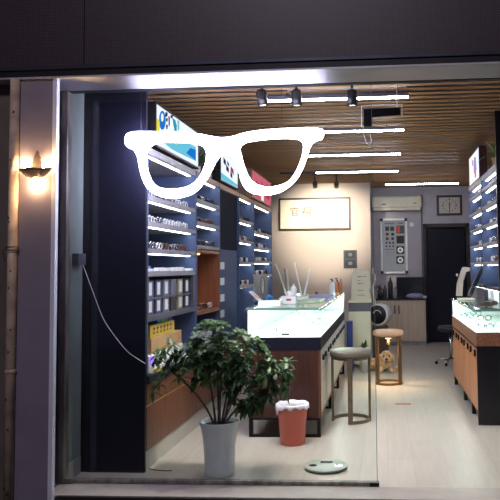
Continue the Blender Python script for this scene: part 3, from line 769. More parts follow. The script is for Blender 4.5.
# white desk behind it
DX0, DX1, DY0, DY1 = -.55, -.20, 10.18, 10.85; DZ = .985
t = thing('service_desk','small white desk with pale glass edge at the end of the central counter','desk',((DX0+DX1)/2,(DY0+DY1)/2,0))
MB().box(DX0,DX1,DY0,DY1,DZ-.02,DZ).build('desk_top', M['cream'], t, bevel=.003)
MB().box(DX0+.01,DX1-.01,DY0+.02,DY1-.02,DZ-.15,DZ-.021).build('glass_band', M['boarddark'], t)
MB().box(DX0+.01,DX1-.02,DY0+.01,DY1-.01,.06,DZ-.151).build('body', M['cream'], t)
for a,b in ((DX0+.03,DY0+.03),(DX1-.07,DY0+.03),(DX0+.03,DY1-.08),(DX1-.07,DY1-.08)): MB().box(a,a+.04,b,b+.04,0,.059).build('foot', M['blackmetal'], t)
L('navy_box','upright navy blue box standing against the white desk','box',MB().rbox(-.555,-.47,9.82,10.0,.0,.72,.012),mat('navy_plastic',(40,62,130),.4))
# cream display stand on the desk
zz = DZ+.002
poly = [(-.15,0),(.165,0),(.12,.155),(.155,.215),(.14,.33),(.13,.45),(-.13,.47)]
t = thing('instrument_stand','cream stepped card stand with faint printed lines on the white desk','stand',(-.36,10.38,zz))
cm = Matrix.Translation((-.36,10.38,zz))
MB().prism(poly,.05,cm).build('board', M['cream'], t, bevel=.004)
mb = MB()
for k, (a,w_) in enumerate(((.36,.14),(.355,.05),(.26,.10),(.255,.04),(.15,.09),(.08,.11),(.30,.05))):
    mb.box(-.36-.05,-.36-.05+w_,10.3535,10.3545,zz+a,zz+a+.008)
mb.build('printed_line', M['inkgrey'], t)

# ---- things on the central counter top
zc = ZT+.004
def table_mirror(label, x, y, h, tilt, rz, m_, group='folding tabletop mirrors on the counters', w=.16, z=zc, second=0):
    t = thing('tabletop_mirror', label, 'mirror', (x,y,z), rz, group)
    MB().rbox(-.08,.08,-.06,.06,0,.018,.02).build('base', M['white'] if m_ is not M['beige'] else m_, t, world=False)
    R_ = Matrix.Rotation(tilt,4,'Y')
    f = MB().box(-.01,.01,-w/2,w/2,.0,h); f.v = [tuple(Matrix.Translation((0,0,.022)) @ R_ @ Vector(v)) for v in f.v]
    f.build('frame', m_, t, world=False, bevel=.004)
    g = MB().box(.0105,.0125,-w/2+.012,w/2-.012,.02,h-.015); g.v = [tuple(Matrix.Translation((0,0,.022)) @ R_ @ Vector(v)) for v in g.v]
    g.build('mirror', M['darkglass'] if second > .2 else M['mirror'], t, world=False)
    if second:
        R2 = Matrix.Rotation(second,4,'Y')
        f = MB().box(-.011,.011,-w/2,w/2,.0,h*.8); f.v = [tuple(Matrix.Translation((.025,0,.022)) @ R2 @ Vector(v)) for v in f.v]
        f.build('cover', m_, t, world=False, bevel=.003)
    return t
def onct(px, py, z=zc): return atZ(px, py, z)
w = onct(277, 297.5); table_mirror('beige leaning tabletop mirror on the counter, beside the wall shelves', -1.12, 7.75, .40, -.33, .25, M['beige'], second=-.1)
w = onct(300, 297)
table_mirror('pale tabletop mirror opened in a V at the counter middle', -.975, 8.0, .40, -.2, .1, M['white'], second=.24)
def bottle(label, x, y, z, r, h, m_, capm, name='pump_bottle', group=None, pump=True):
    t = thing(name, label, 'bottle', (x,y,z), 0, group)
    MB().lathe([(r*.95,0),(r,.008),(r,h*.72),(r*.55,h*.82),(r*.4,h*.86)],(x,y,z),18).build('body', m_, t)
    mb = MB().lathe([(r*.42,h*.86),(r*.42,h*.93),(r*.15,h*.94),(r*.15,h)],(x,y,z),12)
    if pump: mb.box(x-r*.9,x+r*.2,y-.006,y+.006,z+h-.002,z+h+.01)
    mb.build('cap', capm, t); return t
bottle('white plastic bottle with round shoulders beside the beige mirror', -.965, 7.2, zc, .033, .19, M['white'], M['white'], 'plastic_bottle', pump=False)
bottle('white pump bottle with a black cap at the counter end', -.66, 8.6, zc, .035, .20, M['white'], M['darkplastic'])
bottle('amber pump bottle beside the white pump bottle', -.63, 9.05, zc, .03, .20, M['amber'], M['darkplastic'])
bottle('slim brown bottle behind the amber pump bottle on the counter', -.60, 9.3, zc, .022, .2, M['amber'], M['rust'], pump=False)
w = onct(276, 301); 
t = thing('tape_roll','roll of blue tape standing on the glass counter','tape',(w.x,6.85,zc))
MB().lathe([(.018,-.015),(.042,-.015),(.042,.015),(.018,.015),(.018,-.015)],(w.x,6.85,zc+.043),24,'y',caps=False).build('roll', M['blue'], t)
w = onct(290, 303.5)
t = thing('tissue_box','white tissue box with a red mark on the glass counter','tissue box',(w.x,w.y,zc))
MB().rbox(w.x-.085,w.x+.07,w.y-.05,w.y+.05,zc,zc+.075,.008).build('box', M['white'], t)
MB().box(w.x-.03,w.x+.02,w.y-.0515,w.y-.0505,zc+.03,zc+.05).build('red_mark', M['red'], t)
mb = MB(); 
for k in range(5):
    leaf_blade(mb, Vector((w.x-.03+.015*k,w.y,zc+.074)), Vector((.25*(k-2),.1,1)), .06, .03, droop=.1, n=3)
mb.build('tissue', M['paper'], t)
# tilted leaflet holder
w = onct(262, 304)
t = thing('leaflet_holder','tilted white card with pink print on the counter corner','card',(w.x,w.y,zc))
mm = Matrix.Translation((w.x-.05,w.y,zc+.065)) @ Matrix.Rotation(.75,4,'Y')
f = MB().box(-.09,.09,-.08,.08,-.004,.004); f.v = [tuple(mm @ Vector(v)) for v in f.v]; f.build('card', M['paper'], t)
f = MB()
for k in range(3): f.box(-.06,.03,-.06+.04*k,-.045+.04*k,.0045,.0055)
f.v = [tuple(mm @ Vector(v)) for v in f.v]; f.build('pink_print', M['signpink'] if False else M['salmon'], t)
L('small_tray','long low white acrylic tray on the counter front edge','tray',MB().rbox(-1.19,-.98,6.35,6.55,zc,zc+.045,.01),M['white'])
L('folded_cloth','lilac folded cloth lying on the glass counter','cloth',MB().rbox(-.86,-.62,7.6,8.3,zc,zc+.028,.03),M['lilac'])
L('pale_folder','pale green folder lying on the glass counter behind the tissue box','folder',MB().box(-.90,-.66,6.9,7.5,zc,zc+.015),mat('pale_green',(204,212,180),.6))
mb = MB()
for k in range(4): leaf_blade(mb, Vector((-.84,8.4,zc+.002)), Vector((.3*(k-1.5),.1,1)), .09, .012, n=3)
L('small_twig','little brown twig ornament on the glass counter','ornament',mb,M['bark'])

# ---- stools
def stool(label, c, r, h, rz, metal, lea, legs, ring, lamp):
    t = thing('bar_stool', label, 'stool', (c[0],c[1],0), rz)
    MB().lathe([(r*.9,h-.075),(r,h-.066),(r*1.02,h-.045),(r*1.02,h-.022),(r*.97,h-.006),(r*.85,h),(.01,h+.003)],n=40).build('seat', lea, t, world=False)
    MB().lathe([(r*.86,h-.092),(r*.86,h-.076)],n=32).build('seat_plate', metal, t, world=False)
    for a in legs:
        x, y = r*.9*math.cos(a), r*.9*math.sin(a)
        q_ = Matrix.Translation((x,y,0)) @ Matrix.Rotation(a,4,'Z')
        f = MB().box(-.012,.012,-.023,.023,.0,h-.075); f.v = [tuple(q_ @ Vector(v)) for v in f.v]
        f.build('leg', metal, t, world=False, bevel=.002)
    a0, a1 = ring; n_ = 36; vs = []; fs = []
    for i in range(n_+1):
        a = a0+(a1-a0)*i/n_
        for rr, z in ((r*.93,.0005),(r*.93,.03),(r*.84,.03),(r*.84,.0005)): vs.append((rr*math.cos(a),rr*math.sin(a),z))
    for i in range(n_):
        for k in range(4): fs.append((i*4+k,i*4+(k+1)%4,(i+1)*4+(k+1)%4,(i+1)*4+k))
    fs += [(3,2,1,0),(n_*4,n_*4+1,n_*4+2,n_*4+3)]
    MB().add(vs,fs).build('foot_ring', metal, t, world=False)
    if lamp:  # stem, puck and spot are added to give the underside its warm glow
        MB().cyl((0,0,h-.19),(0,0,h-.113),.03,14,.014).build('glow_stem', metal, t, world=False)
        MB().lathe([(.035,h-.112),(.04,h-.094)],n=16).build('lamp', M['warmled'], t, world=False)  # added glowing puck, not a fitting of the stool
        ld = bpy.data.lights.new('added_stool_glow','SPOT'); ld.energy = 22; ld.color = (1,.65,.32); ld.spot_size = 2.4; ld.spot_blend = .7; ld.shadow_soft_size = .03
        lo = bpy.data.objects.new('light', ld); col.objects.link(lo); lo.parent = t; lo.location = (0,-.06,h-.115)
    return t
stool('round taupe bar stool with bronze legs beside the central counter', (-.345,6.76), .202, .69, 0, M['bronze'], M['leather'], [PI*1.03,-PI/2,-.05], (-PI/2,PI), False)
stool('round tan bar stool with an added warm glow under its seat, before the dog', (.035,8.86), .19, .685, 0, M['goldmetal'], M['leathertan'], [-PI*.80,-PI*.20,PI*.84,PI*.16], (0,2*PI*.9999), True)

# ---- bin
c = Vector((-.805,5.87,0))
t = thing('waste_bin','salmon pink waste bin with a plastic bag liner','bin',tuple(c))
MB().lathe([(.098,0),(.104,.006),(.128,.31),(.133,.325),(.128,.325),(.122,.30),(.095,.02),(.01,.018)],c,32).build('bucket', M['salmon'], t)
mb = MB(); vs = []; fs = []; n_ = 48
for j, (r, z) in enumerate(((.108,.27),(.116,.315),(.128,.342),(.140,.340),(.1425,.326),(.141,.313))):
    for i in range(n_):
        a = 2*PI*i/n_; k = 1+.02*math.sin(a*9+j)+.015*math.sin(a*17+j*2)
        zz = z + .004*math.sin(a*7+j*.7)
        if j >= 4: zz -= .015*max(0,math.sin(a*3+2.2)) + (.045 if abs(a-3.5)<.3 else 0)*(j-3)/2 + .008*math.sin(a*11)
        vs.append((c.x+r*k*math.cos(a), c.y+r*k*math.sin(a), zz))
for j in range(5):
    for i in range(n_): fs.append((j*n_+i,j*n_+(i+1)%n_,(j+1)*n_+(i+1)%n_,(j+1)*n_+i))
o = mb.add(vs,fs,True).build('bag_liner', M['liner'], t)
sm = o.modifiers.new('thick','SOLIDIFY'); sm.thickness = .0015

# ---- glass scale
c = Vector((-.46,5.16,0)); r = .16
t = thing('bathroom_scale','round glass bathroom scale on the floor behind the glass front','scale',tuple(c))
for a in (.6,2.5,3.8,5.6): MB().cyl(c+Vector((.11*math.cos(a),.11*math.sin(a),0)),c+Vector((.11*math.cos(a),.11*math.sin(a),.012)),.02,14).build('foot', M['darkplastic'], t)
MB().lathe([(r-.004,.012),(r,.015),(r,.024),(r-.003,.027),(.01,.027)],c,48).build('glass_plate', mat('scale_glass',(176,186,178),.3,var=.04,spec=.3), t)
MB().lathe([(r+.0005,.016),(r+.0012,.018),(r+.0012,.021),(r+.0005,.023)],c,48,caps=False).build('rim', M['edge'], t)
MB().box(c.x-.045,c.x+.045,c.y+.04,c.y+.09,.0275,.029).build('display', M['darkglass'], t)
mb = MB()
for a in (.3,PI-.3): mb.lathe([(.03,.0275),(.03,.0285)],(c.x+.1*math.cos(a),c.y-.02,0),16)
mb.build('electrode', M['chrome'], t)

# ---- large umbrella plant
pc = Vector((-1.225,4.995,0)); 
t = thing('umbrella_plant','bushy green umbrella plant in a tall grey pot behind the glass','plant',tuple(pc))
prof = [(.100,0),(.109,.006),(.111,.05),(.111,.12),(.115,.2),(.124,.28),(.137,.345),(.145,.375),(.148,.385),(.144,.388),(.137,.38),(.132,.345)]
MB().lathe(prof,pc,44).build('pot', M['pot'], t)
MB().lathe([(.133,.34),(.133,.352),(.05,.362),(.01,.362)],pc,28).build('soil', M['soil'], t)
st = MB(); lf = MB()
rp_ = random.Random(11)
def whorl(mb, c, d, n, L_, w):
    d = d.normalized(); a_ = d.orthogonal().normalized(); b_ = d.cross(a_)
    ph = rp_.uniform(0,6.28)
    for i in range(n):
        a = ph+2*PI*i/n + rp_.uniform(-.15,.15)
        dd_ = (a_*math.cos(a)+b_*math.sin(a)) + d*rp_.uniform(.1,.4)
        leaf_blade(mb, c, dd_, L_*rp_.uniform(.75,1.1), w*rp_.uniform(.85,1.1), droop=rp_.uniform(.15,.45), n=4)
def bez(p0,p1,p2,n=8): return [p0*(1-f)**2+p1*2*f*(1-f)+p2*f*f for f in [i/n for i in range(n+1)]]
def stemto(root, via, tip, r0, r1): 
    pts = bez(root, via, tip); st.tube(pts, r0, 6, r1); return pts
trunks = [  # root offset, tip pixel (x,y), tip Y
 ((-.03,0),(203,352),4.97),((-.045,.01),(172,372),5.01),((.0,.0),(222,345),5.01),((.015,.01),(236,372),4.95),((.03,0),(258,368),5.02),((.035,-.01),(246,348),5.09),((-.01,.02),(214,330),5.09),((.04,.0),(272,385),4.97)]
tips = []
for (ox,oy),(a,b),Y in trunks:
    root = pc+Vector((ox,oy,.36)); tip = atY(a,b,Y)
    via = Vector(((root.x*.75+tip.x*.25), (root.y+tip.y)/2, root.z*.45+tip.z*.55))
    pts = stemto(root, via, tip, .009, .005)
    tips.append((pts, tip))
# leaf whorl centres: sampled inside the crown outline seen in the photo
def inside(a,b):
    # main crown, arm to the left, lobe to the right
    e1 = ((a-232)/44)**2+((b-368)/36)**2 < 1
    e2 = ((a-250)/30)**2+((b-382)/28)**2 < 1
    e3 = ((a-186)/34)**2+((b-358-(a-186)*(-.25))/13)**2 < 1
    e4 = ((a-212)/20)**2+((b-335)/15)**2 < 1
    e5 = ((a-268)/22)**2+((b-376)/26)**2 < 1
    hole = 195 < a < 222 and b > 380
    hole2 = 222 <= a < 236 and b > 398
    return (e1 or e2 or e3 or e4 or e5) and not hole and not hole2
cnt = 0
while cnt < 215:
    a, b = rp_.uniform(150,290), rp_.uniform(318,412)
    if not inside(a,b): continue
    Y = max(4.85, rp_.gauss(5.02,.10)); Y = min(Y, 5.27)
    c_ = atY(a,b,Y)
    if Y < 4.88: c_.y = 4.88
    best = min(tips, key=lambda q: (q[1]-c_).length)
    src = min(best[0][4:], key=lambda p_: (p_-c_).length)
    mid = (src+c_)/2 + Vector((0,0,.03))
    if (src-c_).length < .32: st.tube(bez(src,mid,c_,4),.0025,4,.0015)
    d = (c_-Vector((pc.x,5.04,.75))).normalized()*.8 + Vector((0,-.25,.5))
    whorl(lf, c_, d, rp_.choice((6,7,8)), rp_.uniform(.06,.085), .020)
    cnt += 1
# a few drooping whorls on the left arm and hanging strands
for a,b,Y in ((152,392,5.02),(158,385,4.99),(163,352,4.99),(157,356,5.04),(172,345,4.99),(180,378,4.97),(185,350,4.99),(196,338,5.01),(283,372,4.99),(287,362,5.02),(168,365,4.99)):
    c_ = atY(a,b,Y); src = tips[1][1]
    if (src-c_).length < .25: st.tube(bez(src,(src+c_)/2+Vector((0,0,.03)),c_,5),.003,4,.002)
    whorl(lf, c_, Vector((0,-.4,.6)), 7, .09, .016)
for v in lf.v: pass
lf.v = [(max(v[0],-1.745), max(v[1], GY+.012), v[2]) for v in lf.v]
st.v = [(max(v[0],-1.74), v[1], v[2]) for v in st.v]
st.build('stems', M['bark'], t); lf.build('leaves', M['leaf'], t)
# hanging thin stems by the left cabinet
# floor stick
w0, w1, w2 = onct(149,468.5,.004), onct(160,471.5,.004), onct(172,470.5,.004)
L('cord_piece','thin dark cord lying on the floor left of the grey pot','cord',MB().tube(bez(w0,w1,w2,6),.003,5),M['darkplastic'])
w0, w1 = onct(395,404,0), onct(411,404,0)
L('floor_tape','short red tape strip stuck on the floor in the aisle','tape',MB().box(w0.x,w1.x,w0.y-.03,w0.y+.03,.0005,.0015),M['tape'])

# ---- swivel chair
c = Vector((.99,10.56,0))
t = thing('swivel_stool','dark swivel stool with a chrome star base behind the right counter','stool',tuple(c))
mb = MB(); 
for k in range(5):
    a = 2*PI*k/5+.5; e_ = c+Vector((.22*math.cos(a),.22*math.sin(a),.06)); mb.tube([c+Vector((0,0,.10)),e_],.014,6,.009)
mb.build('star_base', M['chrome'], t)
for k in range(5):
    a = 2*PI*k/5+.5; e_ = c+Vector((.22*math.cos(a),.22*math.sin(a),.025)); MB().lathe([(.025,-.012),(.025,.012)],e_,12,'y').build('caster', M['darkplastic'], t)
MB().cyl(c+Vector((0,0,.10)),c+Vector((0,0,.50)),.022,14).build('gas_column', M['chrome'], t)
MB().lathe([(.15,.50),(.19,.52),(.195,.55),(.18,.585),(.05,.59)],c,28).build('seat', M['darkplastic'], t)

# ================================================================= RIGHT COUNTER
RX0, RX1, RY0, RY1 = .855, 1.50, 6.565, 8.85
RZT, RZG = 1.085, .865
t = thing('display_counter', 'glass topped wooden display counter along the right shelves', 'display counter', ((RX0+RX1)/2,(RY0+RY1)/2,0))
MB().box(RX0,RX1,RY0,RY1,.735,RZG-.002).build('top_band', M['woodmid'], t, bevel=.003)
MB().box(RX0+.022,RX1,RY0+.02,RY1-.004,.12,.734).build('body', M['wooddark'], t)
MB().box(RX0+.004,RX1,RY0+.001,RY0+.019,.0,.734).build('front_panel', M['black'], t)
nb = 4
for k in range(nb):
    a = RY0+.03+(RY1-RY0-.04)*k/nb; b = RY0+.03+(RY1-RY0-.04)*(k+1)/nb-.006
    d = MB().box(RX0+.003,RX0+.021,a,b,.60,.715).build('drawer', M['woodorange'], t, bevel=.002)
    MB().box(RX0-.014,RX0+.002,a+.03,a+.09,.635,.695).box(RX0-.014,RX0+.002,b-.2,b-.14,.635,.695).build('handle', M['blackmetal'], d)
    MB().box(RX0+.003,RX0+.021,a,b,.135,.594).build('door', M['woodorange'], t, bevel=.002)
MB().box(RX0-.004,RX0+.021,RY0+.02,RY1-.01,.716,.734).build('dark_rail', M['blackmetal'], t)  # dark strip just below the top band
MB().box(RX0+.003,RX0+.021,RY0+.03,RY1-.01,.12,.134).build('bottom_rail', M['woodmid'], t)
for yy in (RY0+.5, RY0+1.2, RY1-.08):
    MB().box(RX0+.01,RX0+.05,yy,yy+.05,0,.119).build('leg', M['blackmetal'], t)
MB().box(RX0,RX1,RY0,RY1,RZG-.001,RZG+.006).build('tray', M['tabletray'], t)
MB().box(RX0,RX1,RY0,RY0+e,RZG+.007,RZT-.012).build('front_glass', M['caseglass'], t)
MB().box(RX0,RX0+e,RY0+e+.001,RY1,RZG+.007,RZT-.012).build('side_glass', M['caseglass'], t)
MB().box(RX1-.01,RX1,RY0+e,RY1,RZG+.007,RZT-.012).box(RX0+.01,RX1-.011,RY1-.01,RY1,RZG+.007,RZT-.012).build('back_panel', M['tabletray'], t)
MB().box(RX0-.01,RX1,RY0-.01,RY1,RZT-.010,RZT).build('top_glass', M['topglass'], t)
MB().box(RX0-.014,RX1,RY0-.016,RY0-.011,RZT-.020,RZT).box(RX0-.015,RX0-.011,RY0-.016,RY1,RZT-.018,RZT).build('glass_rim', M['edge'], t)
MB().box(RX0+.03,RX1-.03,RY0+.012,RY0+.026,RZT-.018,RZT-.012).box(RX0+.012,RX0+.026,RY0+.03,RY1-.03,RZT-.018,RZT-.012).build('light_strip', M['casestrip'], t)
MB().box(RX0-.008,RX1-.02,RY0-.009,RY0+.034,RZT+.0005,RZT+.003).box(RX0-.008,RX0+.034,RY0+.035,RY1-.01,RZT+.0005,RZT+.003).build('light_cover', M['edge'], t)
for k in range(6):
    put_glasses(RX0+.12+.15*(k%2), RY0+.2+.37*k, RZG+.006, -PI/2+rnd.uniform(-.5,.5), rnd.choice(['teal','white','silver','brown']), 'spectacles lying inside the right glass counter', 'spectacles in the right glass counter')
# right wall shelving (upper units hung over the back of the counter)
XR = 1.14; XRB = 1.50; RB = 1.265
rd = [6.93, 7.99, 9.14]
rows = [2.38,2.17,1.96,1.75,1.54]
def runit(label, y0, y1):
    return shelf_unit(label, y0, y1, rows, 2.53, M['navyback'], M['board'], bot=RB, xf=XR, xb=XRB, side=M['bluegrey'])
r1_ = runit('brightly lit right wall shelf bay nearest the shop front', rd[0], rd[1]-.002)
r2_ = runit('brightly lit right wall shelf bay beside the back doorway', rd[1]+.002, rd[2])
for un_, (y0,y1) in ((r1_,(rd[0],rd[1]-.002)),(r2_,(rd[1]+.002,rd[2]))):
    MB().box(XR+.002,XRB,y0+.021,y1-.021,RB-.03,RB-.001).build('bottom_panel', M['darkplastic'], un_)
    MB().box(XR+.03,XR+.05,y0+.04,y1-.04,RB-.038,RB-.031).build('light_strip', M['strip'], un_)  # strip added to brighten the cartons below the shelves
for k, lb in ((0,'nearest the shop front'),(1,'beside the doorway')):
    for i, z in enumerate(rows):
        fill_row(rd[k]+.05, rd[k+1]-.05, z, 4, 'spectacles on the %s shelf of the right bay %s' % (ordn[i], lb), 'spectacles on the right wall shelves', ['white','silver','brown'], x=XR+.07, rz=PI)
L('end_panel','black upright panel ending the right wall shelves','panel',MB().box(XR-.0,XRB+.28,rd[0]-.04,rd[0]-.005,RZT+.004,CZ-.005),M['black'])
MB_ = MB().box(XRB-.02,XRB,RY0+.5,RY1,RZT+.004,RB-.035)
L('splash_panel','pale panel behind the boxes on the right counter','panel',MB_,M['bluegrey'])
# small cartons on the right counter
for lab, y0, y1, h, m_ in (('green carton standing at the near end of the right counter',7.02,7.35,.13,M['green']),('mint carton beside the green carton on the right counter',7.37,7.55,.13,mat('mint_carton',(150,214,190),.5)),('white carton in the middle under the right shelves',7.6,7.9,.13,M['paper']),('white carton beside the leaning mirror',8.15,8.5,.13,M['white'])):
    L('carton',lab,'box',MB().box(1.24,1.42,y0,y1,RZT+.004,RZT+.004+h),m_,'cartons under the right shelves',bevel=.003)
L('support_post','dark short post under the right shelves on the counter','post',MB().box(1.15,1.19,7.98,8.02,RZT+.004,RB-.040),M['darkplastic'])
mb = MB()
for k in range(6):
    mb.ell((.985+.022*k,6.93+.01*(k%2),RZT+.024+.006*(k%3)),(.035,.04,.018+.006*(k%2)),10)
L('brown_ornament','low brown lumpy ornament on the right glass counter','ornament',mb,M['bark'])
# big mirror on right counter: curved beige bracket and dark slanted panel
c = onct(463,297.5,RZT); c = Vector((.985,8.3,RZT+.004))
def rp2(a,b): return atY(a,b,c.y)
t = thing('tabletop_mirror','large beige curved mirror stand with a dark tilted panel on the right counter','mirror',tuple(c),0,'folding tabletop mirrors on the counters')
cl = [(463,267),(470,267.5),(470,271),(466.5,272),(463.5,281),(462.5,296),(456.5,296),(457.5,284),(460,275)]
base = [(455,296),(470,295.5),(471,300),(455,300)]
def prismY(pts, Y, th):
    vs = [atY(a,b,Y) for a,b in pts]; N = len(vs); v2 = [v+Vector((0,th,0)) for v in vs]
    return MB().add(vs+v2, [tuple(reversed(range(N))), tuple(range(N,2*N))]+[(i,(i+1)%N,(i+1)%N+N,i+N) for i in range(N)])
prismY(cl, c.y, .09).build('bracket', M['beige'], t, bevel=.004)
mb = MB().box(c.x-.11,c.x+.09,c.y-.03,c.y+.12,c.z,c.z+.02); mb.build('base', M['cream'], t, bevel=.003)
prismY([(482,265),(485,267),(472,296.5),(467.5,296)], c.y, .09).build('dark_panel', M['darkglass'], t, bevel=.002)
w = atY(457,275,c.y+.04); MB().ell(w,(.014,.014,.02),10).build('knob', M['beige'], t)
# sign and plant on top of the right shelves
s4 = lightbox('backlit white sign with a violet figure on the right shelves', XR, rd[1]+.16, rd[2]-.02, 2.534, 2.93, mat('maroon_frame',(60,30,34),.5), M['signwhite'], sd=-1)
def g4(m, name, pts):
    ya, yb = rd[1]+.18, rd[2]-.04; za, zb = 2.555, 2.91
    vs = [Vector((XR+.0098,ya+(yb-ya)*a,za+(zb-za)*b)) for a,b in pts]
    slab(MB(), vs, -.003).build(name, m, s4)
g4(M['signviolet'],'violet_figure',[(.25,.35),(.5,.3),(.52,.7),(.42,.85),(.3,.8)])
g4(M['signorange'],'orange_patch',[(.3,.1),(.42,.1),(.45,.4),(.3,.42)])
g4(M['signdark'],'dark_print',[(.62,.62),(.66,.62),(.66,.84),(.62,.84)])
c = Vector((1.24,7.35,2.534))
t = thing('spider_plant','spiky variegated plant in a clay pot on the right shelves','plant',tuple(c))
MB().lathe([(.055,0),(.075,.11),(.07,.11),(.06,.09)],c,20).build('pot', M['terracotta'], t)
mb = MB(); spiky(mb, c+Vector((0,0,.10)), 40, .34, .012, .55, zf=.9)
mb.v = [(v[0],v[1],min(v[2],CZ-.006)) for v in mb.v]
mb.build('leaves', M['leaf2'], t)

# ================================================================= BACK WALL THINGS
# calligraphy picture
a0, a1 = atY(278.5, 213, CY-.03), atY(350.5, 213, CY-.03); z1 = atY(315, 197.6, CY-.03).z; z0 = atY(315, 230, CY-.03).z
t = thing('calligraphy_picture','wide framed calligraphy picture lit by spotlights on cream wall','picture',((a0.x+a1.x)/2,CY-.02,z0))
b = .035
MB().box(a0.x,a1.x,CY-.035,CY-.003,z0,z0+b).box(a0.x,a1.x,CY-.035,CY-.003,z1-b,z1).box(a0.x,a0.x+b,CY-.035,CY-.003,z0+b,z1-b).box(a1.x-b,a1.x,CY-.035,CY-.003,z0+b,z1-b).build('frame', mat('picture_frame',(56,42,36),.5), t)
MB().box(a0.x+b,a1.x-b,CY-.02,CY-.004,z0+b,z1-b).build('paper', mat('rice_paper',(235,226,205),.8,var=.02), t)
def textmesh(s, name, size, loc, m, parent, rotz=0, bold=.0):
    cu = bpy.data.curves.new(name,'FONT'); cu.body = s; cu.size = size; cu.extrude = .001; cu.offset = bold; cu.align_x = 'CENTER'; cu.align_y = 'CENTER'
    tmp = bpy.data.objects.new('tmp_text', cu); col.objects.link(tmp)
    dg = bpy.context.evaluated_depsgraph_get(); dg.update()
    me = bpy.data.meshes.new_from_object(tmp.evaluated_get(dg)); bpy.data.objects.remove(tmp)
    me.transform(Matrix.Rotation(PI/2,4,'X'))
    if rotz: me.transform(Matrix.Rotation(rotz,4,'Z'))
    me.materials.clear(); me.materials.append(m)
    o = bpy.data.objects.new(name, me); col.objects.link(o); o.parent = parent
    o.location = Vector(loc)-Vector(parent.get('_b',(0,0,0))); return o
gold = mat('gold_ink', (84,62,26), .5); goldp = mat('pale_gold_ink', (120,92,50), .5)
for ch, px, s, m_ in (('官',294.5,.18,gold),('視',306.8,.21,mat('dark_ink',(40,34,26),.6)),('界',319,.15,goldp)):
    w = atY(px, 212.5, CY-.021); textmesh(ch, 'brush_character', s, (w.x,CY-.0215,w.z), m_, t)
# light switch frame
a0 = atY(350.3, 259, CY)
t = thing('wall_switch','small grey double switch plate below the calligraphy picture','switch',(a0.x,CY-.01,a0.z-.16))
MB().box(a0.x-.125,a0.x+.125,CY-.016,CY-.002,a0.z-.165,a0.z+.165).build('plate', mat('switch_grey',(72,72,74),.4), t, bevel=.003)
for s in (-1,1):
    MB().box(a0.x-.09,a0.x+.09,CY-.02,CY-.0162,a0.z+s*.08-.06,a0.z+s*.08+.06).build('rocker', mat('rocker_%d' % (s+1),(48,54,56),.4), t)
    MB().box(a0.x-.035,a0.x+.035,CY-.022,CY-.0202,a0.z+s*.08-.03,a0.z+s*.08+.03).build('rocker_mark', mat('rmark_%d' % (s+1),(116,122,122),.4), t)
# AC
q0, q1 = atY(371, 203, BW-.2), atY(421.5, 203, BW-.2); z1 = atY(396, 196.3, BW-.2).z; z0 = atY(396, 210, BW-.2).z
t = thing('air_conditioner','long cream air conditioner high on the grey back wall','air conditioner',((q0.x+q1.x)/2,BW-.1,z0))
MB().rbox(q0.x+.0,q1.x,BW-.2,BW-.004,z0+.05,z1,.03).build('body', M['accream'], t)
MB().box(q0.x+.03,q1.x-.03,BW-.18,BW-.01,z0,z0+.049).build('air_flap', M['cream'], t)
MB().box((q0.x+q1.x)/2-.28,(q0.x+q1.x)/2-.2,BW-.2015,BW-.2002,z0+.1,z0+.13).box(q1.x-.16,q1.x-.1,BW-.2015,BW-.2002,z0+.12,z0+.14).build('small_logo', M['inkgrey'], t)
# wall panel behind chart + chart
q0, q1 = atY(421.8, 240, BW), atY(425, 240, BW)
w0, w1 = atY(380.5, 245, BW-.06), atY(407.5, 245, BW-.06); z1 = atY(394, 218.5, BW-.06).z; z0 = atY(394, 273.5, BW-.06).z
L('pipe_cover','thin dark vertical trunking on the back wall by the doorway','trunking',MB().box(q0.x-.01,q0.x+.025,BW-.03,BW-.002,1.1,2.9),M['boarddark'])
t = thing('eye_chart','tall white framed eye test chart with rows of symbols','eye chart',((w0.x+w1.x)/2,BW-.03,z0))
b = .035; y_ = BW-.06
MB().box(w0.x,w1.x,y_,BW-.004,z0,z0+b).box(w0.x,w1.x,y_,BW-.004,z1-b,z1).box(w0.x,w0.x+b,y_,BW-.004,z0+b,z1-b).box(w1.x-b,w1.x,y_,BW-.004,z0+b,z1-b).build('frame', M['white'], t)
mb = MB()
for x in (w0.x,w1.x-.05):
    for z in (z0,z1-.05): mb.box(x-.004,x+.054,y_-.005,y_+.02,z-.004,z+.054)
mb.build('corner', M['darkplastic'], t)
MB().box(w0.x+b,w1.x-b,y_+.012,BW-.01,z0+b,z1-b).build('face', M['chartface'], t)
def chart_box(mb, px, py, w, h, dy=.0):
    c_ = atY(px, py, y_); (mb or MB()).box(c_.x-w/2,c_.x+w/2,y_+.009-dy,y_+.0115-dy,c_.z-h/2,c_.z+h/2)
    if mb is None: MB().box(c_.x-w/2,c_.x+w/2,y_+.009-dy,y_+.0115-dy,c_.z-h/2,c_.z+h/2).build('test_symbol', M['ink'], t)
mb = MB()
for k in range(9): chart_box(mb, 385.2+1.1*k, 223.4, .014, .018)
for k in range(5): chart_box(mb, 398+1.2*k, 223.2, .014, .02)
mb.build('header_lettering', M['ink'], t)
for x in (387.2,392.2): chart_box(None, x, 228.7, .075, .085)
for x in (387.2,392.6): chart_box(None, x, 234.2, .055, .055); chart_box(None, x, 238.6, .05, .05)
for x in (386.4,389.8,393.2): chart_box(None, x, 242.8, .035, .04); chart_box(None, x, 246.2, .032, .032)
for x in (386,388.4,390.8,393.2): chart_box(None, x, 249.4, .022, .022); chart_box(None, x, 252.2, .015, .015)
for x in (386,388,390,392,394): chart_box(None, x, 254.8, .01, .01)

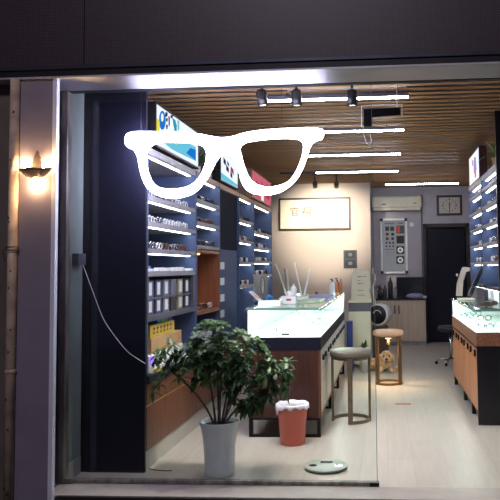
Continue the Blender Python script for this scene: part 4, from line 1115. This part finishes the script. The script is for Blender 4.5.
for k, (py, m_) in enumerate(((229.5,M['ink']),(239.6,M['ink']),(250,M['ink']),(260,M['ink']))):
    c_ = atY(400.3, py, y_); h = .075
    MB().box(c_.x-h,c_.x+h,y_+.009,y_+.0115,c_.z-h,c_.z+h).build('test_square', m_, t)
    if k == 0: MB().box(c_.x-h+.01,c_.x-.004,y_+.0065,y_+.0088,c_.z-h+.01,c_.z+h-.01).build('red_half', M['red'], t); MB().box(c_.x+.004,c_.x+h-.01,y_+.0065,y_+.0088,c_.z-h+.01,c_.z+h-.01).build('green_half', mat('dark_green',(40,80,70),.6), t)
    if k >= 2:
        MB().lathe([(.055,0),(.055,.002)],(c_.x,y_+.0065,c_.z),24,'y').build('white_dial', M['paper'], t)
        mb = MB().lathe([(.03,0),(.03,.002)],(c_.x,y_+.004,c_.z),20,'y'); mb.build('dial_ring', M['inkgrey'], t)
w = atY(411.5, 224.5, BW); L('wall_mounted_sensor','round pale disc on the wall right of the eye chart','sensor',MB().lathe([(.045,0),(.045,.012)],(w.x,BW-.015,w.z),20,'y'),M['white'])
# clock
w0, w1 = atY(436.6, 205, BW), atY(462, 205, BW); z1 = atY(449, 195.3, BW).z; z0 = atY(449, 215.6, BW).z
t = thing('wall_clock','square wall clock with dark frame above the dark doorway','clock',((w0.x+w1.x)/2,BW-.02,z0))
b = .045; y_ = BW-.04
MB().box(w0.x,w1.x,y_,BW-.003,z0,z0+b).box(w0.x,w1.x,y_,BW-.003,z1-b,z1).box(w0.x,w0.x+b,y_,BW-.003,z0+b,z1-b).box(w1.x-b,w1.x,y_,BW-.003,z0+b,z1-b).build('frame', mat('clock_frame',(50,38,36),.4), t)
MB().box(w0.x+b,w1.x-b,y_+.02,BW-.004,z0+b,z1-b).build('face', mat('clock_face',(196,190,176),.6,var=.03), t)
cx_, cz_ = (w0.x+w1.x)/2, (z0+z1)/2; mb = MB()
for k in range(12):
    a = k*PI/6; x, z = cx_+.13*math.sin(a), cz_+.12*math.cos(a); s_ = .014 if k%3 else .02
    mb.box(x-s_/2,x+s_/2,y_+.017,y_+.0195,z-s_,z+s_)
mb.build('hour_marks', M['ink'], t)
mb = MB().tube([(cx_,y_+.014,cz_+.02),(cx_,y_+.014,cz_-.085)],.007,4).tube([(cx_,y_+.012,cz_-.03),(cx_+.005,y_+.012,cz_+.06)],.008,4)
mb.build('hands', M['ink'], t)

# kitchen-like back cabinet
k0, k1 = atY(376, 320, 13.03), atY(426, 320, 13.03); KZ = .885
k0x = p.x+.01
t = thing('back_cabinet','pale oak cupboard under the dark screen at the back wall','cabinet',((k0x+k1.x)/2,13.15,0))
MB().box(k0x,k1.x,13.06,BW-.004,.07,KZ-.03).build('carcass', M['oak'], t)
MB().box(k0x,k1.x-.01,13.08,BW-.004,0,.069).build('plinth', M['skirting'], t)
MB().box(k0x-.0,k1.x+.01,13.03,BW-.004,KZ-.029,KZ).build('top', M['darkplastic'], t)
xm = atY(397, 320, 13.04).x
d1 = MB().box(k0x+.01,xm-.004,13.04,13.058,.08,KZ-.035).build('door', M['oak'], t, bevel=.002)
d2 = MB().box(xm+.004,k1.x-.04,13.04,13.058,.08,KZ-.035).build('door', M['oak'], t, bevel=.002)
MB().box(xm-.05,xm-.03,13.02,13.039,.60,.76).build('handle', M['blackmetal'], d1)
MB().box(xm+.03,xm+.05,13.02,13.039,.60,.76).build('handle', M['blackmetal'], d2)
w0, w1 = atY(396.5, 290, 13.25), atY(425.3, 290, 13.25); zt_ = atY(410, 277, 13.25).z
t = thing('dark_screen','large flat dark screen standing on the pale oak cupboard','screen',((w0.x+w1.x)/2,13.27,KZ))
MB().box(w0.x,w1.x,13.30,13.335,KZ+.03,zt_).build('bezel', M['darkplastic'], t, bevel=.003)
MB().box(w0.x+.015,w1.x-.015,13.296,13.2995,KZ+.045,zt_-.015).build('display', mat('screen_glass',(30,32,44),.15), t)
MB().box(w0.x+.2,w1.x-.2,13.25,13.38,KZ+.001,KZ+.029).build('foot', M['darkplastic'], t)
zk = KZ+.001
L('hat','lilac crumpled hat lying on the cupboard before the dark screen','cap',MB().ell((.57,13.05,zk+.052),(.17,.08,.05),14),M['lilac'])
L('small_cup','small white cup beside the lilac cap on the oak cupboard','cup',MB().lathe([(.025,0),(.032,.05),(.028,.05),(.02,.01)],(.76,13.03,zk),14),M['white'])
bottle('tall black bottle on the oak cupboard below the eye chart', .11, 13.15, zk, .045, .42, M['darkplastic'], M['darkplastic'], 'wine_bottle', pump=False)
bottle('short dark bottle behind the purple flowers on the oak cupboard', .0, 13.2, zk, .04, .26, mat('bottle_grey',(60,60,66),.3), M['darkplastic'], 'wine_bottle', pump=False)
bottle('clear grey bottle beside the tall black bottle', .2, 13.2, zk, .035, .22, mat('pale_bottle',(150,150,150),.3), M['darkplastic'], 'glass_bottle', pump=False)
c = Vector((-.09,13.1,zk))
t = thing('flower_vase','dark vase of purple flowers at the left end of the oak cupboard','flowers',tuple(c))
MB().lathe([(.04,0),(.055,.06),(.03,.12),(.035,.14),(.03,.14)],c,16).build('vase', M['darkplastic'], t)
mb = MB(); spiky(mb, c+Vector((0,0,.12)), 16, .16, .012, .3, .7, .9); mb.build('leaves', M['leaf'], t)
mb = MB()
for k in range(9): mb.ell(c+Vector((rnd.uniform(-.09,.09),rnd.uniform(-.06,.04),.17+rnd.uniform(-.04,.09))),(.022,.022,.02),8)
mb.build('blossoms', mat('mauve_petal',(150,90,130),.7), t)

# ---- white drum device with curved tube on dark pedestal
c = Vector((-.08,11.25,0)); zc2 = .72
t = thing('drum_fan','white drum shaped fan with a black round face on a dark stand','fan',tuple(c))
ax = Vector((-.38,-.92,0)).normalized(); Rm = ax.to_track_quat('Z','Y').to_matrix().to_4x4()
def place(mb, z=zc2, off=0): 
    mm = Matrix.Translation(c+Vector((0,0,z))+ax*off) @ Rm; mb.v = [tuple(mm @ Vector(v)) for v in mb.v]; return mb
place(MB().lathe([(.13,-.16),(.155,-.14),(.175,0),(.178,.10),(.172,.112)],n=36)).build('drum', M['white'], t)
place(MB().lathe([(.150,.113),(.150,.119),(.02,.124)],n=36)).build('face', M['darkplastic'], t)
mb = MB().tube([(.07*math.cos(a),.07*math.sin(a),.13) for a in [PI*.1+i*PI*.8/10 for i in range(11)]],.007,5); place(mb).build('face_arc', M['white'], t)
MB().rbox(c.x-.13,c.x+.13,c.y-.12,c.y+.12,0,zc2-.185,.02).build('pedestal', mat('brown_pedestal',(84,68,58),.6), t)
MB().cyl(c+Vector((0,0,zc2-.184)),c+Vector((0,0,zc2-.15)),.05,14).build('neck', M['beige'], t)
def dq(a,b): return atY(a,b,c.y)
MB().tube([dq(375,306),dq(374,297),dq(373,288),dq(375.5,279),dq(374.5,274.5),dq(372.5,273),dq(373,268)],.022,8,.010).build('curved_tube', M['white'], t)  # white curved tube rising above the drum
# spider plant on the floor by the desk
c = Vector((-.31,9.86,0))
t = thing('floor_plant','small spiky green plant in a pot by the white desk','plant',tuple(c))
MB().lathe([(.05,0),(.07,.30),(.062,.30),(.06,.28)],c,18).build('pot', M['whitelam'], t)
mb = MB(); spiky(mb, c+Vector((0,0,.30)), 28, .24, .011, .5, .8, 1.1); mb.build('leaves', M['leaf'], t)

# ---- the poodle, lying with its head up, facing the camera
def skin_body(name, verts, edges, radii, root, m, parent, sub=2):
    me = bpy.data.meshes.new(name); me.from_pydata(verts, edges, []); me.update()
    o = bpy.data.objects.new(name, me); col.objects.link(o)
    if not me.skin_vertices: me.attributes.new
    o.modifiers.new('skin','SKIN')
    bpy.context.view_layer.update()
    sv = me.skin_vertices[0].data if me.skin_vertices else None
    return o, sv
c = Vector((-.012,9.90,0))
# metaball style furry body made as one remeshed surface
DS = 1.12
parts = [ # centre, radii
 ((-.20,.10,.075),(.12,.13,.075)),((-.09,.07,.085),(.13,.11,.08)),((.0,.0,.09),(.085,.09,.075)),((.015,-.02,.12),(.065,.06,.06)),
 ((.02,-.035,.185),(.085,.074,.072)),((.02,-.045,.225),(.066,.06,.042)),
 ((.02,-.108,.165),(.038,.05,.032)),((.02,-.09,.150),(.045,.04,.03)),
 ((-.058,-.03,.165),(.030,.036,.060)),((.098,-.03,.165),(.030,.036,.060)),
 ((-.05,-.09,.03),(.035,.10,.03)),((.09,-.09,.03),(.035,.10,.03)),((.095,-.18,.026),(.034,.035,.026)),((-.055,-.18,.026),(.034,.035,.026)),
 ((.14,-.05,.035),(.06,.05,.033)),((-.27,-.01,.03),(.07,.04,.03)),((-.30,.16,.05),(.05,.05,.05)),
]
mb = MB()
for q_, r_ in parts: mb.ell(c+Vector(q_)*DS+Vector((0,0,.001)), tuple(x*DS for x in r_), 16)
t = thing('poodle','small apricot poodle lying on the floor behind the tan bar stool','dog',tuple(c))
body = mb.build('body', M['fur'], t)
rm = body.modifiers.new('remesh','REMESH'); rm.mode = 'VOXEL'; rm.voxel_size = .008; rm.use_smooth_shade = True
smm = body.modifiers.new('smooth','SMOOTH'); smm.factor = .7; smm.iterations = 4
tx = bpy.data.textures.new('curls','CLOUDS'); tx.noise_scale = .022
dm = body.modifiers.new('curls','DISPLACE'); dm.texture = tx; dm.strength = .016; dm.mid_level = .5
for s in (-1,1): MB().ell(c+Vector((.02+s*.036,-.111,.205))*DS,(.012,.008,.012),10).build('eye', M['darkplastic'], t)
MB().ell(c+Vector((.02,-.157,.173))*DS,(.022,.013,.016),10).build('nose', M['darkplastic'], t)
MB().tube([c+Vector((.0,-.150,.150))*DS,c+Vector((.02,-.155,.145))*DS,c+Vector((.04,-.150,.150))*DS],.004,5).build('mouth', M['rust'], t)

# ================================================================= CEILING THINGS
tubes = [(5.98, 267, 414, 99),(7.35, 292, 411, 131.5),(8.85,305,404.5,155),(10.45,316,403,172),(11.95,386,459,184)]
tl = ['nearest the glass front','second from the glass front','third from the glass front','fourth from the glass front','farthest back, above the air conditioner']
proto = None
for k, (Y, a, b, py) in enumerate(tubes):
    x0 = -1.04 if k < 4 else .04
    z = atY((a+b)/2, py, Y).z
    if proto is None:
        t = thing('linear_lamp','slim white linear ceiling lamp, %s' % tl[k],'ceiling lamp',(x0+.64,Y,z),0,'linear lamps under the slat ceiling')
        MB().box(-.64,.64,-.018,.018,.008,.04).build('housing', M['boarddark'], t, world=False)
        MB().rbox(-.635,.635,-.013,.013,-.007,.007,.005).build('diffuser', M['tube'], t, world=False)
        for s in (-.45,.45): MB().cyl((s,0,.041),(s,0,CZ-z+.001),.006,6).build('mount', M['darkplastic'], t, world=False)
        proto = t
    else: dup(proto, (x0+.64,Y,z), label='slim white linear ceiling lamp, %s' % tl[k])
# spotlights
def spot(label, x, y, z, tgt, ztop, r, h, energy, group, colr, size=1.0):
    t = thing('spotlight', label, 'spotlight', (x,y,z), 0, group)
    d = (Vector(tgt)-Vector((x,y,z))).normalized(); Rm = d.to_track_quat('Z','Y').to_matrix().to_4x4()
    mb = MB().lathe([(r*.75,-h/2),(r,-h/2+.01),(r,h/2),(r*.85,h/2),(r*.8,h/2-.012),(.005,h/2-.014)],n=20); mb.v = [tuple(Rm @ Vector(v)) for v in mb.v]
    mb.build('housing', M['darkplastic'], t, world=False)
    MB().cyl((0,0,r*.6),(0,0,ztop-z),.012,8).box(-.035,.035,-.02,.02,ztop-z-.03,ztop-z).build('bracket', M['darkplastic'], t, world=False)
    mb = MB().lathe([(r*.7,h/2-.013),(r*.7,h/2-.009)],n=16); mb.v = [tuple(Rm @ Vector(v)) for v in mb.v]
    mb.build('lens', emis('lens_'+label[:8], (255,235,210), 6), t, world=False)
    if energy:
        ld = bpy.data.lights.new('spot','SPOT'); ld.energy = energy; ld.color = colr; ld.spot_size = size; ld.spot_blend = .6; ld.shadow_soft_size = .03
        lo = bpy.data.objects.new('beam', ld); col.objects.link(lo); lo.parent = t; lo.location = d*(h/2+.002); lo.rotation_euler = (-d).to_track_quat('Z','Y').to_euler()
    return t
tr_z = CZ-.03
L('ceiling_track','black spotlight track just behind the header','track',MB().box(-1.2,.25,5.28,5.32,tr_z,CZ-.002),M['darkplastic'])
for k, (px, tx_, lb) in enumerate(((262,-.9,'black ceiling spotlight tilted, first of three behind the header, by the sign middle'),(296.5,-.62,'black ceiling spotlight above the glasses sign right lens'),(352,-.25,'black ceiling spotlight right of the glasses sign near the pane edge'))):
    w = atY(px, 98, 5.3)
    spot(lb, w.x, 5.3, w.z, (w.x+(.28 if k == 0 else .05),5.35,0.6), tr_z, .042, .13, 75, 'black spotlights behind the header', (1,.93,.82), 1.5)
q0, q1 = atY(280, 177, 11.0), atY(348, 177, 11.0)
L('ceiling_track','black spotlight track in front of the cream wall','track',MB().box(q0.x,q1.x,10.98,11.02,tr_z,CZ-.002),M['darkplastic'])
for px, lb in ((315,'left of the two black spotlights lighting the calligraphy picture'),(336.5,'right of the two black spotlights lighting the calligraphy picture')):
    w = atY(px, 184.5, 11.0); spot(lb, w.x, 11.0, w.z-.0, (w.x-.12,12.6,2.28), tr_z, .04, .14, 170, 'black spotlights lighting the calligraphy picture', (1,.88,.72), 1.15)
# L-shaped black bracket hung on wires by the pane edge
Yb = 5.6
t = thing('hanging_bracket','black flat L shaped bracket hanging under the ceiling by the pane edge','bracket',tuple(atY(365,125,Yb)))
pts = [(363.4,109.3),(400,107.2),(400.2,114.8),(372.4,117),(372,126.3),(363.8,126.5)]
prismY(pts, Yb, .03).build('plate', M['blackmetal'], t, bevel=.003)
mb = MB()
for px, py in ((371.5,108.5),(397,107.6)):
    w = atY(px,py,Yb+.015); mb.cyl(w,(w.x,w.y,CZ+.02),.0025,5)
mb.tube([atY(a,b,Yb+.04) for a,b in ((361.5,127),(361.5,106),(373,105),(402,104.5),(402,116))],.004,5)
mb.tube([atY(a,b,Yb+.02) for a,b in ((363,126),(363.5,134),(366,142),(369.5,146),(371.5,141),(370,134))],.003,5)
mb.build('wire', M['white'], t)

# ================================================================= LIGHT OUTSIDE, CAMERA
ld = bpy.data.lights.new('added_front_fill','AREA'); ld.energy = 250; ld.size = 1.2; ld.color = (.90,.82,1)  # added dim fill high behind the camera, brightens the shop front
lo = bpy.data.objects.new('added_front_fill', ld); col.objects.link(lo); lo.location = (-1.5,-4.0,8.5); lo.rotation_euler = (math.radians(52),0,math.radians(-6))
W = bpy.data.worlds.new('night'); sc.world = W; W.use_nodes = True
bg = W.node_tree.nodes['Background']; bg.inputs[0].default_value = (.55,.5,.7,1); bg.inputs[1].default_value = .07
cam = bpy.data.cameras.new('camera'); co = bpy.data.objects.new('camera', cam); col.objects.link(co)
cam.sensor_width = 36; cam.lens = F/500*36; cam.shift_x = (250-PPX)/500; cam.shift_y = (PPY-250)/500; cam.clip_start = .05
co.matrix_world = Matrix.Translation((0,0,EYE)) @ CAMROT.to_4x4()
sc.camera = co
sc.view_settings.view_transform = 'Standard'; sc.view_settings.look = 'None'; sc.view_settings.gamma = 1; sc.view_settings.exposure = .15
sc.cycles.max_bounces = 8; sc.cycles.transparent_max_bounces = 24; sc.cycles.sample_clamp_indirect = 6
for o in bpy.data.objects:
    if '_b' in o: del o['_b']
